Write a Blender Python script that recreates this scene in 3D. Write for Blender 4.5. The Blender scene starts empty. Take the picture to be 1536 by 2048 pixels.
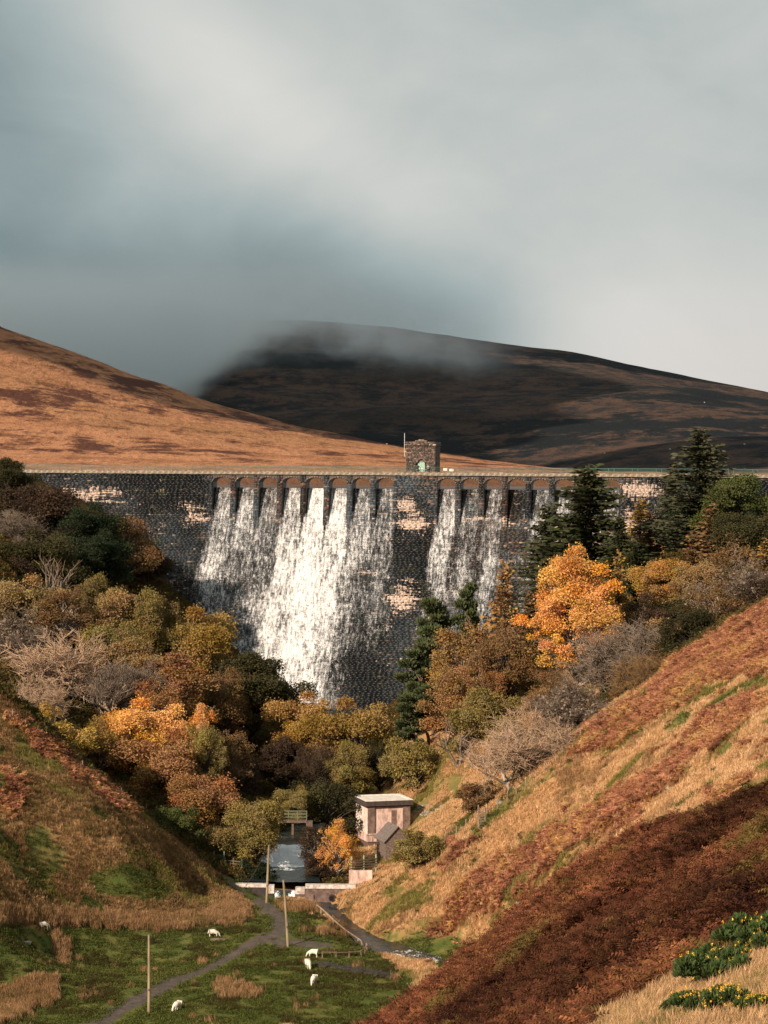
import bpy, bmesh, math, random
import numpy as np
from mathutils import Matrix, Vector
random.seed(7); RNG = np.random.default_rng(7)
S = bpy.context.scene
COL = S.collection

# ------------------------------------------------------------------ camera
F = 4817.0; CX, CY = 768.0, 930.0            # focal length and horizon of the 1536 x 2048 photograph
ROLL = math.radians(0.36)
cam = bpy.data.objects.new('camera', bpy.data.cameras.new('camera')); COL.objects.link(cam)
cam.data.sensor_fit = 'VERTICAL'; cam.data.sensor_height = 36; cam.data.lens = 36*F/2048
cam.data.shift_y = -(1024-CY)/2048
cam.data.clip_start = 1; cam.data.clip_end = 20000
cam.matrix_world = Matrix.Rotation(math.pi/2, 4, 'X') @ Matrix.Rotation(ROLL, 4, 'Z')
S.camera = cam
CR, SR = math.cos(ROLL), math.sin(ROLL)
def proj(X, Y, Z):
    a, b = X/Y, Z/Y
    return CX+F*(a*CR+b*SR), CY-F*(b*CR-a*SR)
def at(px, py, Y):
    xc, yc = (px-CX)/F, -(py-CY)/F
    return ((xc*CR-yc*SR)*Y, Y, (yc*CR+xc*SR)*Y)

# ------------------------------------------------------------------ light
SUN_EL, SUN_AZ = math.radians(26), math.radians(218)   # azimuth clockwise from +Y : behind the camera, to the left
sd = Vector((math.sin(SUN_AZ)*math.cos(SUN_EL), math.cos(SUN_AZ)*math.cos(SUN_EL), math.sin(SUN_EL)))
sun = bpy.data.objects.new('sun', bpy.data.lights.new('sun', 'SUN')); COL.objects.link(sun)
sun.data.energy = 5.0; sun.data.angle = math.radians(0.5); sun.data.color = (1.0, 0.82, 0.65)
sun.rotation_euler = sd.to_track_quat('Z', 'Y').to_euler()
S.view_settings.view_transform = 'Standard'; S.view_settings.look = 'None'
S.view_settings.exposure = 0.45; S.view_settings.gamma = 1; S.view_settings.use_curve_mapping = False
S.cycles.use_denoising = True
S.cycles.max_bounces = 12; S.cycles.diffuse_bounces = 2; S.cycles.glossy_bounces = 2
S.cycles.transparent_max_bounces = 12; S.cycles.volume_bounces = 10; S.cycles.transmission_bounces = 2
S.cycles.volume_step_rate = 1.0; S.cycles.volume_max_steps = 96

class NT:
    """small helper for writing node trees"""
    def __init__(s, tree): s.t = tree; tree.nodes.clear()
    def n(s, typ, **kw):
        nd = s.t.nodes.new(typ)
        for k, v in kw.items():
            if k.startswith('i_'):
                key = k[2:]; key = int(key) if key.isdigit() else key.replace('_', ' ')
                s.put(nd.inputs[key], v)
            else: setattr(nd, k, v)
        return nd
    def put(s, inp, v):
        if isinstance(v, bpy.types.NodeSocket): s.t.links.new(v, inp)
        else: inp.default_value = v
    def m(s, op, a, b=0.0, c=0.0, clamp=False):
        nd = s.t.nodes.new('ShaderNodeMath'); nd.operation = op; nd.use_clamp = clamp
        for i, v in enumerate((a, b, c)): s.put(nd.inputs[i], v)
        return nd.outputs[0]
    def mix(s, f, a, b, mode='MIX'):
        nd = s.t.nodes.new('ShaderNodeMix'); nd.data_type = 'RGBA'; nd.blend_type = mode
        def c(v): return (*v, 1) if isinstance(v, tuple) and len(v) == 3 else v
        s.put(nd.inputs[0], f); s.put(nd.inputs[6], c(a)); s.put(nd.inputs[7], c(b))
        return nd.outputs[2]
    def noise(s, vec, scale, detail=3, rough=.55, out=0):
        nd = s.n('ShaderNodeTexNoise'); s.put(nd.inputs['Vector'], vec)
        nd.inputs['Scale'].default_value = scale; nd.inputs['Detail'].default_value = detail; nd.inputs['Roughness'].default_value = rough
        return nd.outputs[out]
    def ss(s, v, lo, hi, a=0.0, b=1.0):
        nd = s.n('ShaderNodeMapRange', interpolation_type='SMOOTHSTEP'); s.put(nd.inputs[0], v)
        for i, q in enumerate((lo, hi, a, b)): s.put(nd.inputs[i+1], q)
        return nd.outputs[0]
    def scale(s, v, xyz):
        nd = s.n('ShaderNodeVectorMath', operation='MULTIPLY'); s.put(nd.inputs[0], v); nd.inputs[1].default_value = xyz
        return nd.outputs[0]
    def ramp(s, v, stops, interp='LINEAR'):
        nd = s.n('ShaderNodeValToRGB'); s.put(nd.inputs[0], v); r = nd.color_ramp; r.interpolation = interp
        r.elements[0].position = stops[0][0]; r.elements[0].color = (*stops[0][1], 1)
        r.elements[1].position = stops[-1][0]; r.elements[1].color = (*stops[-1][1], 1)
        for p, c in stops[1:-1]: r.elements.new(p).color = (*c, 1)
        return nd.outputs[0]

# sky: physical sky behind a broken sheet of cloud
W = bpy.data.worlds.new('World'); S.world = W; W.use_nodes = True
w = NT(W.node_tree)
gen = w.n('ShaderNodeTexCoord').outputs['Generated']
sx = w.n('ShaderNodeSeparateXYZ'); w.put(sx.inputs[0], gen)
az = w.m('MULTIPLY', w.m('ARCTAN2', sx.outputs[0], sx.outputs[1]), 57.2958)
el = w.m('MULTIPLY', w.m('ARCSINE', sx.outputs[2]), 57.2958)
def blob(a, e, ra, re, k, rot=0):
    dx = w.m('SUBTRACT', az, a); dy = w.m('SUBTRACT', el, e)
    c, s_ = math.cos(math.radians(rot)), math.sin(math.radians(rot))
    u = w.m('DIVIDE', w.m('ADD', w.m('MULTIPLY', dx, c), w.m('MULTIPLY', dy, s_)), ra)
    v = w.m('DIVIDE', w.m('SUBTRACT', w.m('MULTIPLY', dy, c), w.m('MULTIPLY', dx, s_)), re)
    q = w.m('ADD', w.m('MULTIPLY', u, u), w.m('MULTIPLY', v, v))
    return w.m('MULTIPLY', w.m('EXPONENT', w.m('MULTIPLY', q, -1)), k)
wv = w.n('ShaderNodeVectorMath', operation='ADD')
w.put(wv.inputs[0], gen)
warp = w.noise(w.scale(gen, (1, 1, 1.6)), 5, 2, .5, out=1)
w.put(wv.inputs[1], w.scale(warp, (.12, .12, .12)))
n1 = w.noise(w.scale(wv.outputs[0], (1, 1, 1.5)), 8.0, 6, .55)
n2 = w.noise(w.scale(wv.outputs[0], (1, 1, 2.0)), 2.2, 3, .5)
v = w.m('ADD', 0.63, w.m('MULTIPLY', w.m('SUBTRACT', n1, .5), .42))
v = w.m('ADD', v, w.m('MULTIPLY', w.m('SUBTRACT', n2, .5), .30))
for b in [(-9.5, 4.5, 4.0, 4.2, -.20), (-6.5, 2.8, 6.0, 2.2, -.30), (-1.2, 3.0, 4.2, 1.8, -.22), (1.6, 5.4, 3.0, 1.6, -.09), (2.2, 3.7, 3.2, 2.0, -.19), (-4.6, 9.8, 4.2, 1.7, .20, -42), (4, 5.5, 5, 2.6, .10, -20),
          (-.5, 6.8, 3.8, 1.5, .14, -38), (8, 2.8, 5, 2.4, .15), (4.5, 4.2, 4, 1.3, .07, -25), (3, 9.5, 4.5, 2.0, -.04, 0), (-9.5, 9.5, 2.2, 4, -.12, 0)]:
    v = w.m('ADD', v, blob(*b))
cloud = w.ramp(v, [(0.0, (.055, .085, .098)), (.25, (.125, .175, .19)), (.5, (.29, .345, .35)), (.7, (.45, .47, .455)), (.9, (.58, .575, .55)), (1.0, (.66, .645, .61))])
warm = w.m('MULTIPLY', w.ss(az, 0, 9), w.ss(el, 6, 1.5))
warm = w.m('MULTIPLY', warm, w.ss(az, 40, 14))
cloud = w.mix(w.m('MULTIPLY', warm, .55), cloud, (.56, .51, .48))
sky = w.n('ShaderNodeTexSky', sky_type='NISHITA', sun_disc=False, sun_elevation=SUN_EL, sun_rotation=SUN_AZ)
cover = w.ss(n2, .16, .3, .80, 1.0)
b1 = w.n('ShaderNodeBackground', i_Strength=0.08); w.put(b1.inputs[0], sky.outputs[0])
b2 = w.n('ShaderNodeBackground', i_Strength=0.92); w.put(b2.inputs[0], cloud)
mx = w.n('ShaderNodeMixShader'); w.put(mx.inputs[0], cover); w.put(mx.inputs[1], b1.outputs[0]); w.put(mx.inputs[2], b2.outputs[0])
wo = w.n('ShaderNodeOutputWorld'); w.put(wo.inputs[0], mx.outputs[0])

# ------------------------------------------------------------------ helpers
_T = RNG.random((8, 256, 256))
def vnoise(x, y, k=0):
    x = np.asarray(x, float); y = np.asarray(y, float)
    xi = np.floor(x).astype(int); yi = np.floor(y).astype(int); fx = x-xi; fy = y-yi
    fx = fx*fx*(3-2*fx); fy = fy*fy*(3-2*fy); T = _T[k % 8]
    a = T[xi & 255, yi & 255]; b = T[(xi+1) & 255, yi & 255]; c = T[xi & 255, (yi+1) & 255]; d = T[(xi+1) & 255, (yi+1) & 255]
    return (a*(1-fx)+b*fx)*(1-fy)+(c*(1-fx)+d*fx)*fy
def fbm(x, y, k=0, o=4):
    s = 0; a = 1; t = 0
    for i in range(o):
        s = s+a*vnoise(x*2**i+13.7*i, y*2**i+7.1*i, k+i); t += a; a *= .5
    return s/t
def sstep(x, a, b):
    t = np.clip((x-a)/(b-a), 0, 1); return t*t*(3-2*t)
def inpoly(px, py, poly):
    px = np.asarray(px); py = np.asarray(py); r = np.zeros(px.shape, bool); n = len(poly)
    for i in range(n):
        x0, y0 = poly[i]; x1, y1 = poly[(i+1) % n]
        if y0 == y1: continue
        c = ((y0 > py) != (y1 > py)) & (px < (x1-x0)*(py-y0)/(y1-y0)+x0); r ^= c
    return r

def mesh_np(name, V, Fc, mat=None, attrs=None, smooth=False):
    """V (n,3), Fc (m,3) or (m,4); attrs = {name: (n,) or (n,3) per-vertex}"""
    V = np.ascontiguousarray(V, dtype=np.float32); Fc = np.ascontiguousarray(Fc, dtype=np.int32)
    me = bpy.data.meshes.new(name); k = Fc.shape[1]
    me.vertices.add(len(V)); me.vertices.foreach_set('co', V.ravel())
    me.loops.add(Fc.size); me.loops.foreach_set('vertex_index', Fc.ravel())
    me.polygons.add(len(Fc)); me.polygons.foreach_set('loop_start', np.arange(len(Fc), dtype=np.int32)*k)
    me.update(calc_edges=True)
    for an, a in (attrs or {}).items():
        a = np.asarray(a, dtype=np.float32)
        if a.ndim == 1:
            at_ = me.attributes.new(an, 'FLOAT', 'POINT'); at_.data.foreach_set('value', a)
        else:
            at_ = me.attributes.new(an, 'FLOAT_VECTOR', 'POINT'); at_.data.foreach_set('vector', a.ravel())
    if smooth: me.polygons.foreach_set('use_smooth', np.ones(len(Fc), bool))
    if mat: me.materials.append(mat)
    return me
def link(name, me, parent=None, loc=None, kind=None):
    o = bpy.data.objects.new(name, me); COL.objects.link(o)
    if parent is not None: o.parent = parent
    if loc is not None: o.location = loc
    if kind: o['kind'] = kind
    return o
def thing(name, label, cat, loc=(0, 0, 0), rz=0, group=None, me=None):
    o = bpy.data.objects.new(name, me); COL.objects.link(o); o.location = loc; o.rotation_euler = (0, 0, rz)
    o['label'] = label; o['category'] = cat
    if group: o['group'] = group
    return o
class MB:
    """collects boxes, tubes and prisms for one mesh"""
    def __init__(s): s.v = []; s.f = []
    def add(s, vs, fs):
        b = len(s.v); s.v += [tuple(p) for p in vs]; s.f += [tuple(b+i for i in q) for q in fs]; return s
    def box(s, c, size, rz=0, taper=0, M=None):
        x, y, z = [q/2 for q in size]; vs = []
        for dz in (-1, 1):
            t = 1-taper if dz > 0 else 1
            for dx, dy in ((-1, -1), (1, -1), (1, 1), (-1, 1)):
                p = Vector((dx*x*t, dy*y*t, dz*z))
                if M is not None: p = M @ p
                elif rz: p = Matrix.Rotation(rz, 3, 'Z') @ p
                vs.append((p.x+c[0], p.y+c[1], p.z+c[2]))
        return s.add(vs, [(0, 3, 2, 1), (4, 5, 6, 7), (0, 1, 5, 4), (1, 2, 6, 5), (2, 3, 7, 6), (3, 0, 4, 7)])
    def tube(s, pts, rad, n=6, cap=True):
        pts = [Vector(p) for p in pts]; rad = rad if hasattr(rad, '__len__') else [rad]*len(pts); rings = []
        for i, p in enumerate(pts):
            d = (pts[min(i+1, len(pts)-1)]-pts[max(i-1, 0)])
            d = d.normalized() if d.length > 1e-9 else Vector((0, 0, 1))
            a = d.orthogonal().normalized() if abs(d.z) > .9 or True else None
            up = Vector((0, 0, 1)) if abs(d.z) < .95 else Vector((1, 0, 0))
            a = d.cross(up).normalized(); b = d.cross(a).normalized()
            rings.append([p+(a*math.cos(2*math.pi*k/n)+b*math.sin(2*math.pi*k/n))*rad[i] for k in range(n)])
        vs = [q for r in rings for q in r]; fs = []
        for i in range(len(pts)-1):
            for k in range(n):
                k2 = (k+1) % n; fs.append((i*n+k, i*n+k2, (i+1)*n+k2, (i+1)*n+k))
        if cap: fs.append(tuple(range(n-1, -1, -1))); fs.append(tuple((len(pts)-1)*n+k for k in range(n)))
        return s.add(vs, fs)
    def prism(s, poly, y0, y1, fn=None):
        """extrude a polygon given in (x, z) from y0 to y1"""
        n = len(poly); vs = [(x, y0, z) for x, z in poly]+[(x, y1, z) for x, z in poly]
        if fn: vs = [fn(*p) for p in vs]
        fs = [tuple(range(n)), tuple(range(2*n-1, n-1, -1))]+[(i, i+n, (i+1) % n+n, (i+1) % n) for i in range(n)]
        return s.add(vs, fs)
    def mesh(s, name, mat, bevel=0, smooth=False):
        me = bpy.data.meshes.new(name); me.from_pydata(s.v, [], s.f); me.materials.append(mat)
        bm = bmesh.new(); bm.from_mesh(me); bmesh.ops.recalc_face_normals(bm, faces=bm.faces)
        if bevel: bmesh.ops.bevel(bm, geom=bm.edges[:], offset=bevel, segments=1, affect='EDGES')
        bm.to_mesh(me); bm.free()
        if smooth:
            for p in me.polygons: p.use_smooth = True
        return me
def part(name, mb, mat, parent, bevel=0, smooth=False, kind=None):
    return link(name, mb.mesh(name, mat, bevel, smooth), parent, kind=kind)

def new_mat(name):
    m = bpy.data.materials.new(name); m.use_nodes = True; return m, NT(m.node_tree)
def finish(t, base, rough=.8, bump=None, bs=.3, spec=.3, metal=0, transl=0, alpha=None, dist=.05):
    p = t.n('ShaderNodeBsdfPrincipled'); t.put(p.inputs['Base Color'], base if not (isinstance(base, tuple) and len(base) == 3) else (*base, 1))
    t.put(p.inputs['Roughness'], rough); p.inputs['Specular IOR Level'].default_value = spec; p.inputs['Metallic'].default_value = metal
    if alpha is not None: t.put(p.inputs['Alpha'], alpha)
    if bump is not None:
        b = t.n('ShaderNodeBump', i_Strength=bs, i_Distance=dist); t.put(b.inputs['Height'], bump); t.put(p.inputs['Normal'], b.outputs[0])
    o = p.outputs[0]
    if transl:
        tr = t.n('ShaderNodeBsdfTranslucent'); t.put(tr.inputs[0], base if not (isinstance(base, tuple) and len(base) == 3) else (*base, 1))
        mx = t.n('ShaderNodeMixShader', i_0=transl); t.put(mx.inputs[1], o); t.put(mx.inputs[2], tr.outputs[0]); o = mx.outputs[0]
    out = t.n('ShaderNodeOutputMaterial'); t.put(out.inputs[0], o)
def mat_plain(name, a, b=None, scale=3, rough=.8, bs=.3, metal=0, stretch=(1, 1, 1), spec=.3):
    m, t = new_mat(name); oc = t.n('ShaderNodeTexCoord').outputs['Object']
    n = t.noise(t.scale(oc, stretch), scale, 5, .65)
    b = b or tuple(x*.6 for x in a)
    finish(t, t.mix(t.ss(n, .35, .65), a, b), rough, n, bs, spec, metal)
    return m
def mat_foliage(name, transl=.3, k1=.35, hue=.35):
    """colour from the object's own colour, varied leaf by leaf"""
    m, t = new_mat(name)
    oi = t.n('ShaderNodeObjectInfo'); at_ = t.n('ShaderNodeAttribute', attribute_name='var')
    s = t.n('ShaderNodeSeparateXYZ'); t.put(s.inputs[0], at_.outputs['Vector'])
    hs = t.n('ShaderNodeHueSaturation'); t.put(hs.inputs['Color'], oi.outputs['Color'])
    t.put(hs.inputs['Hue'], t.m('ADD', .5, t.m('MULTIPLY', t.m('SUBTRACT', s.outputs[0], .5), .1*hue)))
    t.put(hs.inputs['Value'], t.m('ADD', 1-k1, t.m('MULTIPLY', s.outputs[1], 2*k1)))
    t.put(hs.inputs['Saturation'], t.m('ADD', .8, t.m('MULTIPLY', s.outputs[2], .3)))
    finish(t, hs.outputs[0], .75, spec=.15, transl=transl)
    return m

# ------------------------------------------------------------------ terrain of the valley
CP = []   # (X, Y, Z)
def cpx(*l):
    for a in l: CP.append(at(*a))
# near slope under the camera and the bracken spur
CP += [(0, 0, -1.7), (0, 30, -9), (12, 25, -6.5), (-15, 30, -14), (-40, 20, -20), (30, 30, -3), (-70, 60, -30), (60, 60, 6), (60, 120, 4), (90, 200, 8),
       (40, 90, -4), (30, 120, -9.5)]
cpx((1536, 2048, 50), (1300, 2048, 62), (1536, 1950, 62), (1536, 1800, 88), (1200, 2000, 88), (1000, 2048, 100), (850, 2048, 122),
    (1300, 1850, 100), (1100, 1900, 118), (750, 2048, 142), (850, 1985, 144), (1000, 1885, 142), (1150, 1780, 140), (1390, 1662, 136), (1536, 1612, 132), (1536, 1700, 108), (1300, 1760, 122))
CP += [(-12, 130, -44), (-12, 160, -50), (-30, 120, -46), (-30, 160, -54), (-50, 180, -54), (0, 175, -48), (8, 180, -45), (18, 175, -34), (30, 165, -26), (-60, 120, -46), (-100, 150, -40)]
# far right slope
cpx((700, 1795, 306), (850, 1890, 284), (960, 1850, 270), (1100, 1750, 260), (1300, 1600, 255), (1536, 1420, 255), (1536, 1600, 215), (1390, 1645, 215),
    (1150, 1770, 232), (1000, 1880, 243), (900, 1960, 252), (895, 1690, 302), (1075, 1552, 300), (1190, 1450, 325), (1536, 1215, 330), (1320, 1345, 335),
    (800, 1735, 315), (740, 1700, 345), (860, 1640, 340), (960, 1600, 318), (730, 1590, 385), (830, 1590, 360), (900, 1500, 360), (1000, 1420, 370), (1150, 1390, 365),
    (1300, 1260, 380), (1536, 1160, 378), (1100, 1250, 425), (1250, 1130, 440), (1400, 1090, 450), (800, 1490, 410), (850, 1450, 430), (960, 1330, 450), (1536, 1105, 455), (1150, 1180, 455))
CP += [(70, 300, -10), (90, 380, -4), (100, 460, -2), (85, 500, -8), (60, 260, -12), (100, 260, 12)]
# valley floor
CP += [(x, y, -54-.004*(300-y)) for x in (-24, -8) for y in (230, 255, 280, 300)]+[(0, 250, -54.6), (-3, 275, -54.6), (-38, 240, -53.6), (-38, 265, -53.3), (-50, 225, -53), (5, 235, -55), (-12, 200, -54.8), (10, 225, -53)]
CP += [(-11, 326, -54.3), (-12, 335, -52.4), (-11, 352, -51.6), (-9, 400, -49.6), (-8, 450, -46.8), (-8, 480, -46.5), (-18, 318, -55.2), (-16, 311, -55.6), (-19, 306, -54.6), (-22, 340, -50)]
# left slope (near spur) and the wooded bank behind it
cpx((450, 1790, 300), (400, 1745, 304), (330, 1690, 306), (240, 1600, 311), (80, 1470, 316), (0, 1375, 320), (0, 1600, 288), (200, 1700, 288), (120, 1560, 303), (0, 1490, 305),
    (0, 1800, 266), (200, 1812, 280), (330, 1775, 293), (0, 1700, 276), (0, 1930, 245), (0, 2048, 226), (200, 1740, 286), (330, 1730, 297))
CP += [(-27, 325, -51.5), (-38, 335, -46.5), (-52, 340, -38.5), (-62, 330, -30), (-90, 330, -14), (-90, 280, -22), (-80, 240, -38), (-110, 200, -36),
       (-25, 370, -49), (-40, 370, -42), (-55, 375, -33), (-75, 380, -25), (-100, 380, -16), (-24, 410, -46), (-38, 410, -39), (-52, 415, -31), (-72, 420, -15), (-95, 430, -6),
       (-24, 450, -42), (-37, 460, -29), (-50, 462, -22), (-64, 470, -12), (-76, 478, -4), (-95, 480, 2), (-40, 490, -20), (-125, 400, -4), (-125, 300, 2)]
CP = np.array(CP)
P0 = CP[:, :2]/100
def _k(r2): return np.where(r2 > 1e-12, .5*r2*np.log(np.maximum(r2, 1e-12)), 0)
n_ = len(CP)
K = _k(((P0[:, None]-P0[None])**2).sum(-1))+np.eye(n_)*2e-4
Pm = np.c_[np.ones(n_), P0]
A = np.block([[K, Pm], [Pm.T, np.zeros((3, 3))]])
wts = np.linalg.solve(A, np.r_[CP[:, 2], 0, 0, 0])
def rbf(x, y):
    sh = np.shape(x); x = np.ravel(x)/100; y = np.ravel(y)/100; out = np.empty(len(x))
    for i in range(0, len(x), 40000):
        xx = x[i:i+40000]; yy = y[i:i+40000]
        k = _k((xx[:, None]-P0[None, :, 0])**2+(yy[:, None]-P0[None, :, 1])**2)
        out[i:i+40000] = k@wts[:n_]+wts[n_]+wts[n_+1]*xx+wts[n_+2]*yy
    return out.reshape(sh)
# water course: X, Y, Z, half width
UP = np.array([(-8, 470, -47.0, 9), (-8, 450, -47.6, 7), (-9.5, 400, -50.4, 3.2), (-11, 352, -52.0, 2.6), (-12.4, 335, -52.0, 2.4), (-12.6, 329.5, -52.5, 2.8), (-12.9, 327.2, -54.4, 3.2), (-13.2, 315, -54.6, 4.2)])
DN = np.array([(-11.2, 313, -56.7, 4.2), (-8, 307, -56.9, 2.4), (-5, 300, -57.1, 1.2), (-2, 291, -57.15, 1.3), (.3, 286, -57.2, 2.0), (4, 279, -57.4, 2.8), (9, 271, -57.6, 3.0), (16, 262, -58.2, 3.0), (22, 245, -60, 3.2)])
def course(x, y, L):
    best = np.full(np.shape(x), 1e9); zz = np.zeros(np.shape(x)); ww = np.zeros(np.shape(x))
    for a, b in zip(L[:-1], L[1:]):
        d = b[:2]-a[:2]; t = np.clip(((x-a[0])*d[0]+(y-a[1])*d[1])/(d@d), 0, 1)
        r = np.hypot(x-a[0]-t*d[0], y-a[1]-t*d[1]); m = r < best
        best = np.where(m, r, best); zz = np.where(m, a[2]+t*(b[2]-a[2]), zz); ww = np.where(m, a[3]+t*(b[3]-a[3]), ww)
    return best, zz, ww
def height(x, y):
    x = np.asarray(x, float); y = np.asarray(y, float)
    z = rbf(x, y)
    sl = sstep(y, 60, 140)
    field = sstep(z, -50.5, -53.2)*(x < 12)*(y > 190)
    rough = 1-.8*field
    z = z+(fbm(x/14, y/14, 1)-.5)*2.6*sl*rough+(fbm(x/3.1, y/3.1, 2, 3)-.5)*.9*rough*sstep(y, 40, 100)
    # terracettes of the grazed slopes
    d, zz, ww = course(x, y, UP)
    z = np.where((y > 314) & (d < 40), np.minimum(z, zz-.5+np.maximum(0, d-ww)*.85), z)
    d, zz, ww = course(x, y, DN)
    cut = zz-.5+np.maximum(0, d-ww)*np.where((y < 289) & (x < 13), .36, 1.05)+np.maximum(0, d-8)*3
    z = np.where((y < 313.5) & (y > 240), np.minimum(z, cut), z)
    return z
GX0, GX1, GY0, GY1, GD = -135.0, 110.0, 4.0, 512.0, .8
gx = np.arange(GX0, GX1+.01, GD); gy = np.arange(GY0, GY1+.01, GD)
GXX, GYY = np.meshgrid(gx, gy); GZ = height(GXX, GYY)
def hz(x, y):
    x = np.asarray(x, float); y = np.asarray(y, float)
    fx = np.clip((x-GX0)/GD, 0, len(gx)-1.001); fy = np.clip((y-GY0)/GD, 0, len(gy)-1.001)
    i = fx.astype(int); j = fy.astype(int); fx = fx-i; fy = fy-j
    return (GZ[j, i]*(1-fx)+GZ[j, i+1]*fx)*(1-fy)+(GZ[j+1, i]*(1-fx)+GZ[j+1, i+1]*fx)*fy

# ground cover of every spot: bracken, green turf, bare/dark
BR = [[(1143, 1494), (1209, 1431), (1287, 1388), (1319, 1333), (1560, 1195), (1560, 1350), (1424, 1369), (1385, 1392), (1280, 1459), (1217, 1501), (1147, 1525)],
      [(1560, 1380), (1455, 1400), (1366, 1482), (1346, 1525), (1287, 1541), (1225, 1591), (1209, 1615), (1139, 1630), (1073, 1689), (975, 1736), (1053, 1760), (1131, 1705), (1248, 1660), (1366, 1545), (1444, 1480), (1522, 1430), (1560, 1410)],
      [(1000, 1700), (960, 1740), (860, 1840), (845, 1872), (905, 1876), (1000, 1820), (1030, 1780), (1080, 1730)],
      [(1248, 1685), (1307, 1654), (1385, 1677), (1389, 1697), (1346, 1740), (1209, 1770), (1100, 1800), (1080, 1770), (1190, 1716)],
      [(1416, 1600), (1490, 1555), (1505, 1575), (1440, 1615)], [(1455, 1630), (1560, 1585), (1560, 1650), (1475, 1670)],
      [(0, 1535), (30, 1545), (55, 1590), (40, 1625), (0, 1640)], [(20, 1425), (120, 1490), (200, 1560), (275, 1625), (262, 1640), (170, 1570), (80, 1500), (10, 1450)],
      [(920, 1690), (960, 1660), (930, 1720), (880, 1750)], [(1060, 1400), (1130, 1400), (1110, 1500), (1060, 1490)]]
GRN = [[(-20, 1855), (300, 1850), (480, 1850), (520, 1810), (440, 1770), (430, 1720), (500, 1775), (640, 1830), (700, 1870), (740, 1895), (830, 1960), (840, 2060), (-20, 2060)],
       [(170, 1750), (235, 1728), (300, 1735), (350, 1790), (290, 1806), (190, 1790)], [(760, 1860), (900, 1870), (960, 1900), (900, 1950), (800, 1890)],
       [(975, 1740), (1040, 1715), (1060, 1740), (1000, 1765)], [(1100, 1790), (1300, 1700), (1320, 1730), (1160, 1800), (1040, 1840)]]
def cover(x, y, z):
    """per-point cover weights: bracken, green, dark scrub"""
    px, py = proj(x, y, z)
    jx = px+(fbm(x/2.2, y/2.2, 3)-.5)*70; jy = py+(fbm(x/2.2+40, y/2.2, 4)-.5)*50
    br = np.zeros(np.shape(x)); gr = np.zeros(np.shape(x))
    for p in BR: br = np.maximum(br, inpoly(jx, jy, p)*1.0)
    for p in GRN: gr = np.maximum(gr, inpoly(px+(jx-px)*.5, py+(jy-py)*.5, p)*1.0)
    near = y < 172
    patch = fbm(x/5, y/5, 5)
    br = np.where(near, np.where((y < 66), 0, 1.0), br)
    br = np.where(~near & (py > 1400) & (x > 5) & (fbm(x/4, y/4, 2) > .76), 1, br)
    gr = np.where(~near, np.maximum(gr, sstep(patch, .60, .68)*.8), 0)
    gr = np.where((y < 66), sstep(patch, .45, .6), gr)
    gr = gr*(1-br)
    wood = ((y > 335) | ((x < -20) & (y > 322)))*1.0
    wood = wood*(1-inpoly(jx, jy, [(690, 1640), (700, 1590), (760, 1500), (850, 1460), (1010, 1400), (1130, 1330), (1250, 1330), (1100, 1520), (960, 1620), (860, 1680)]))
    return br, gr, wood
cb, cg, cw = cover(GXX, GYY, GZ)
ny, nx = GZ.shape
idx = np.arange(ny*nx).reshape(ny, nx)
quads = np.stack([idx[:-1, :-1], idx[:-1, 1:], idx[1:, 1:], idx[1:, :-1]], -1).reshape(-1, 4)
# leave out what lies behind the dam
cyq = GYY[:-1, :-1].ravel(); quads = quads[cyq < 492]
m, t = new_mat('hillside_turf')
oc = t.n('ShaderNodeTexCoord').outputs['Object']
av = t.n('ShaderNodeAttribute', attribute_name='cover'); sp = t.n('ShaderNodeSeparateXYZ'); t.put(sp.inputs[0], av.outputs['Vector'])
nA = t.noise(oc, .35, 5, .65); nB = t.noise(oc, 2.2, 4, .7); nC = t.noise(t.scale(oc, (1, 1, 4)), .12, 4, .6)
straw = t.mix(t.ss(nA, .35, .65), (.42, .25, .115), (.32, .185, .08))
straw = t.mix(t.ss(nC, .5, .62), straw, (.15, .115, .035))
straw = t.mix(t.ss(nB, .55, .75), straw, (.10, .06, .025))
green = t.mix(t.ss(nA, .4, .62), (.080, .105, .025), (.15, .135, .04))
green = t.mix(t.ss(nB, .52, .72), green, (.035, .045, .012))
brk = t.mix(t.ss(nB, .4, .6), (.14, .042, .018), (.05, .018, .009))
col = t.mix(sp.outputs[1], straw, green); col = t.mix(sp.outputs[0], col, brk)
col = t.mix(sp.outputs[2], col, t.mix(nB, (.03, .02, .01), (.06, .04, .016)))
finish(t, col, .95, t.m('ADD', nB, t.m('MULTIPLY', nA, 2)), .6, .05, dist=.3)
MT = m
V = np.c_[GXX.ravel(), GYY.ravel(), GZ.ravel()]
link('ground', mesh_np('ground', V, quads, MT, {'cover': np.c_[cb.ravel(), cg.ravel(), cw.ravel()]}, smooth=True), kind='structure')

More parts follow.
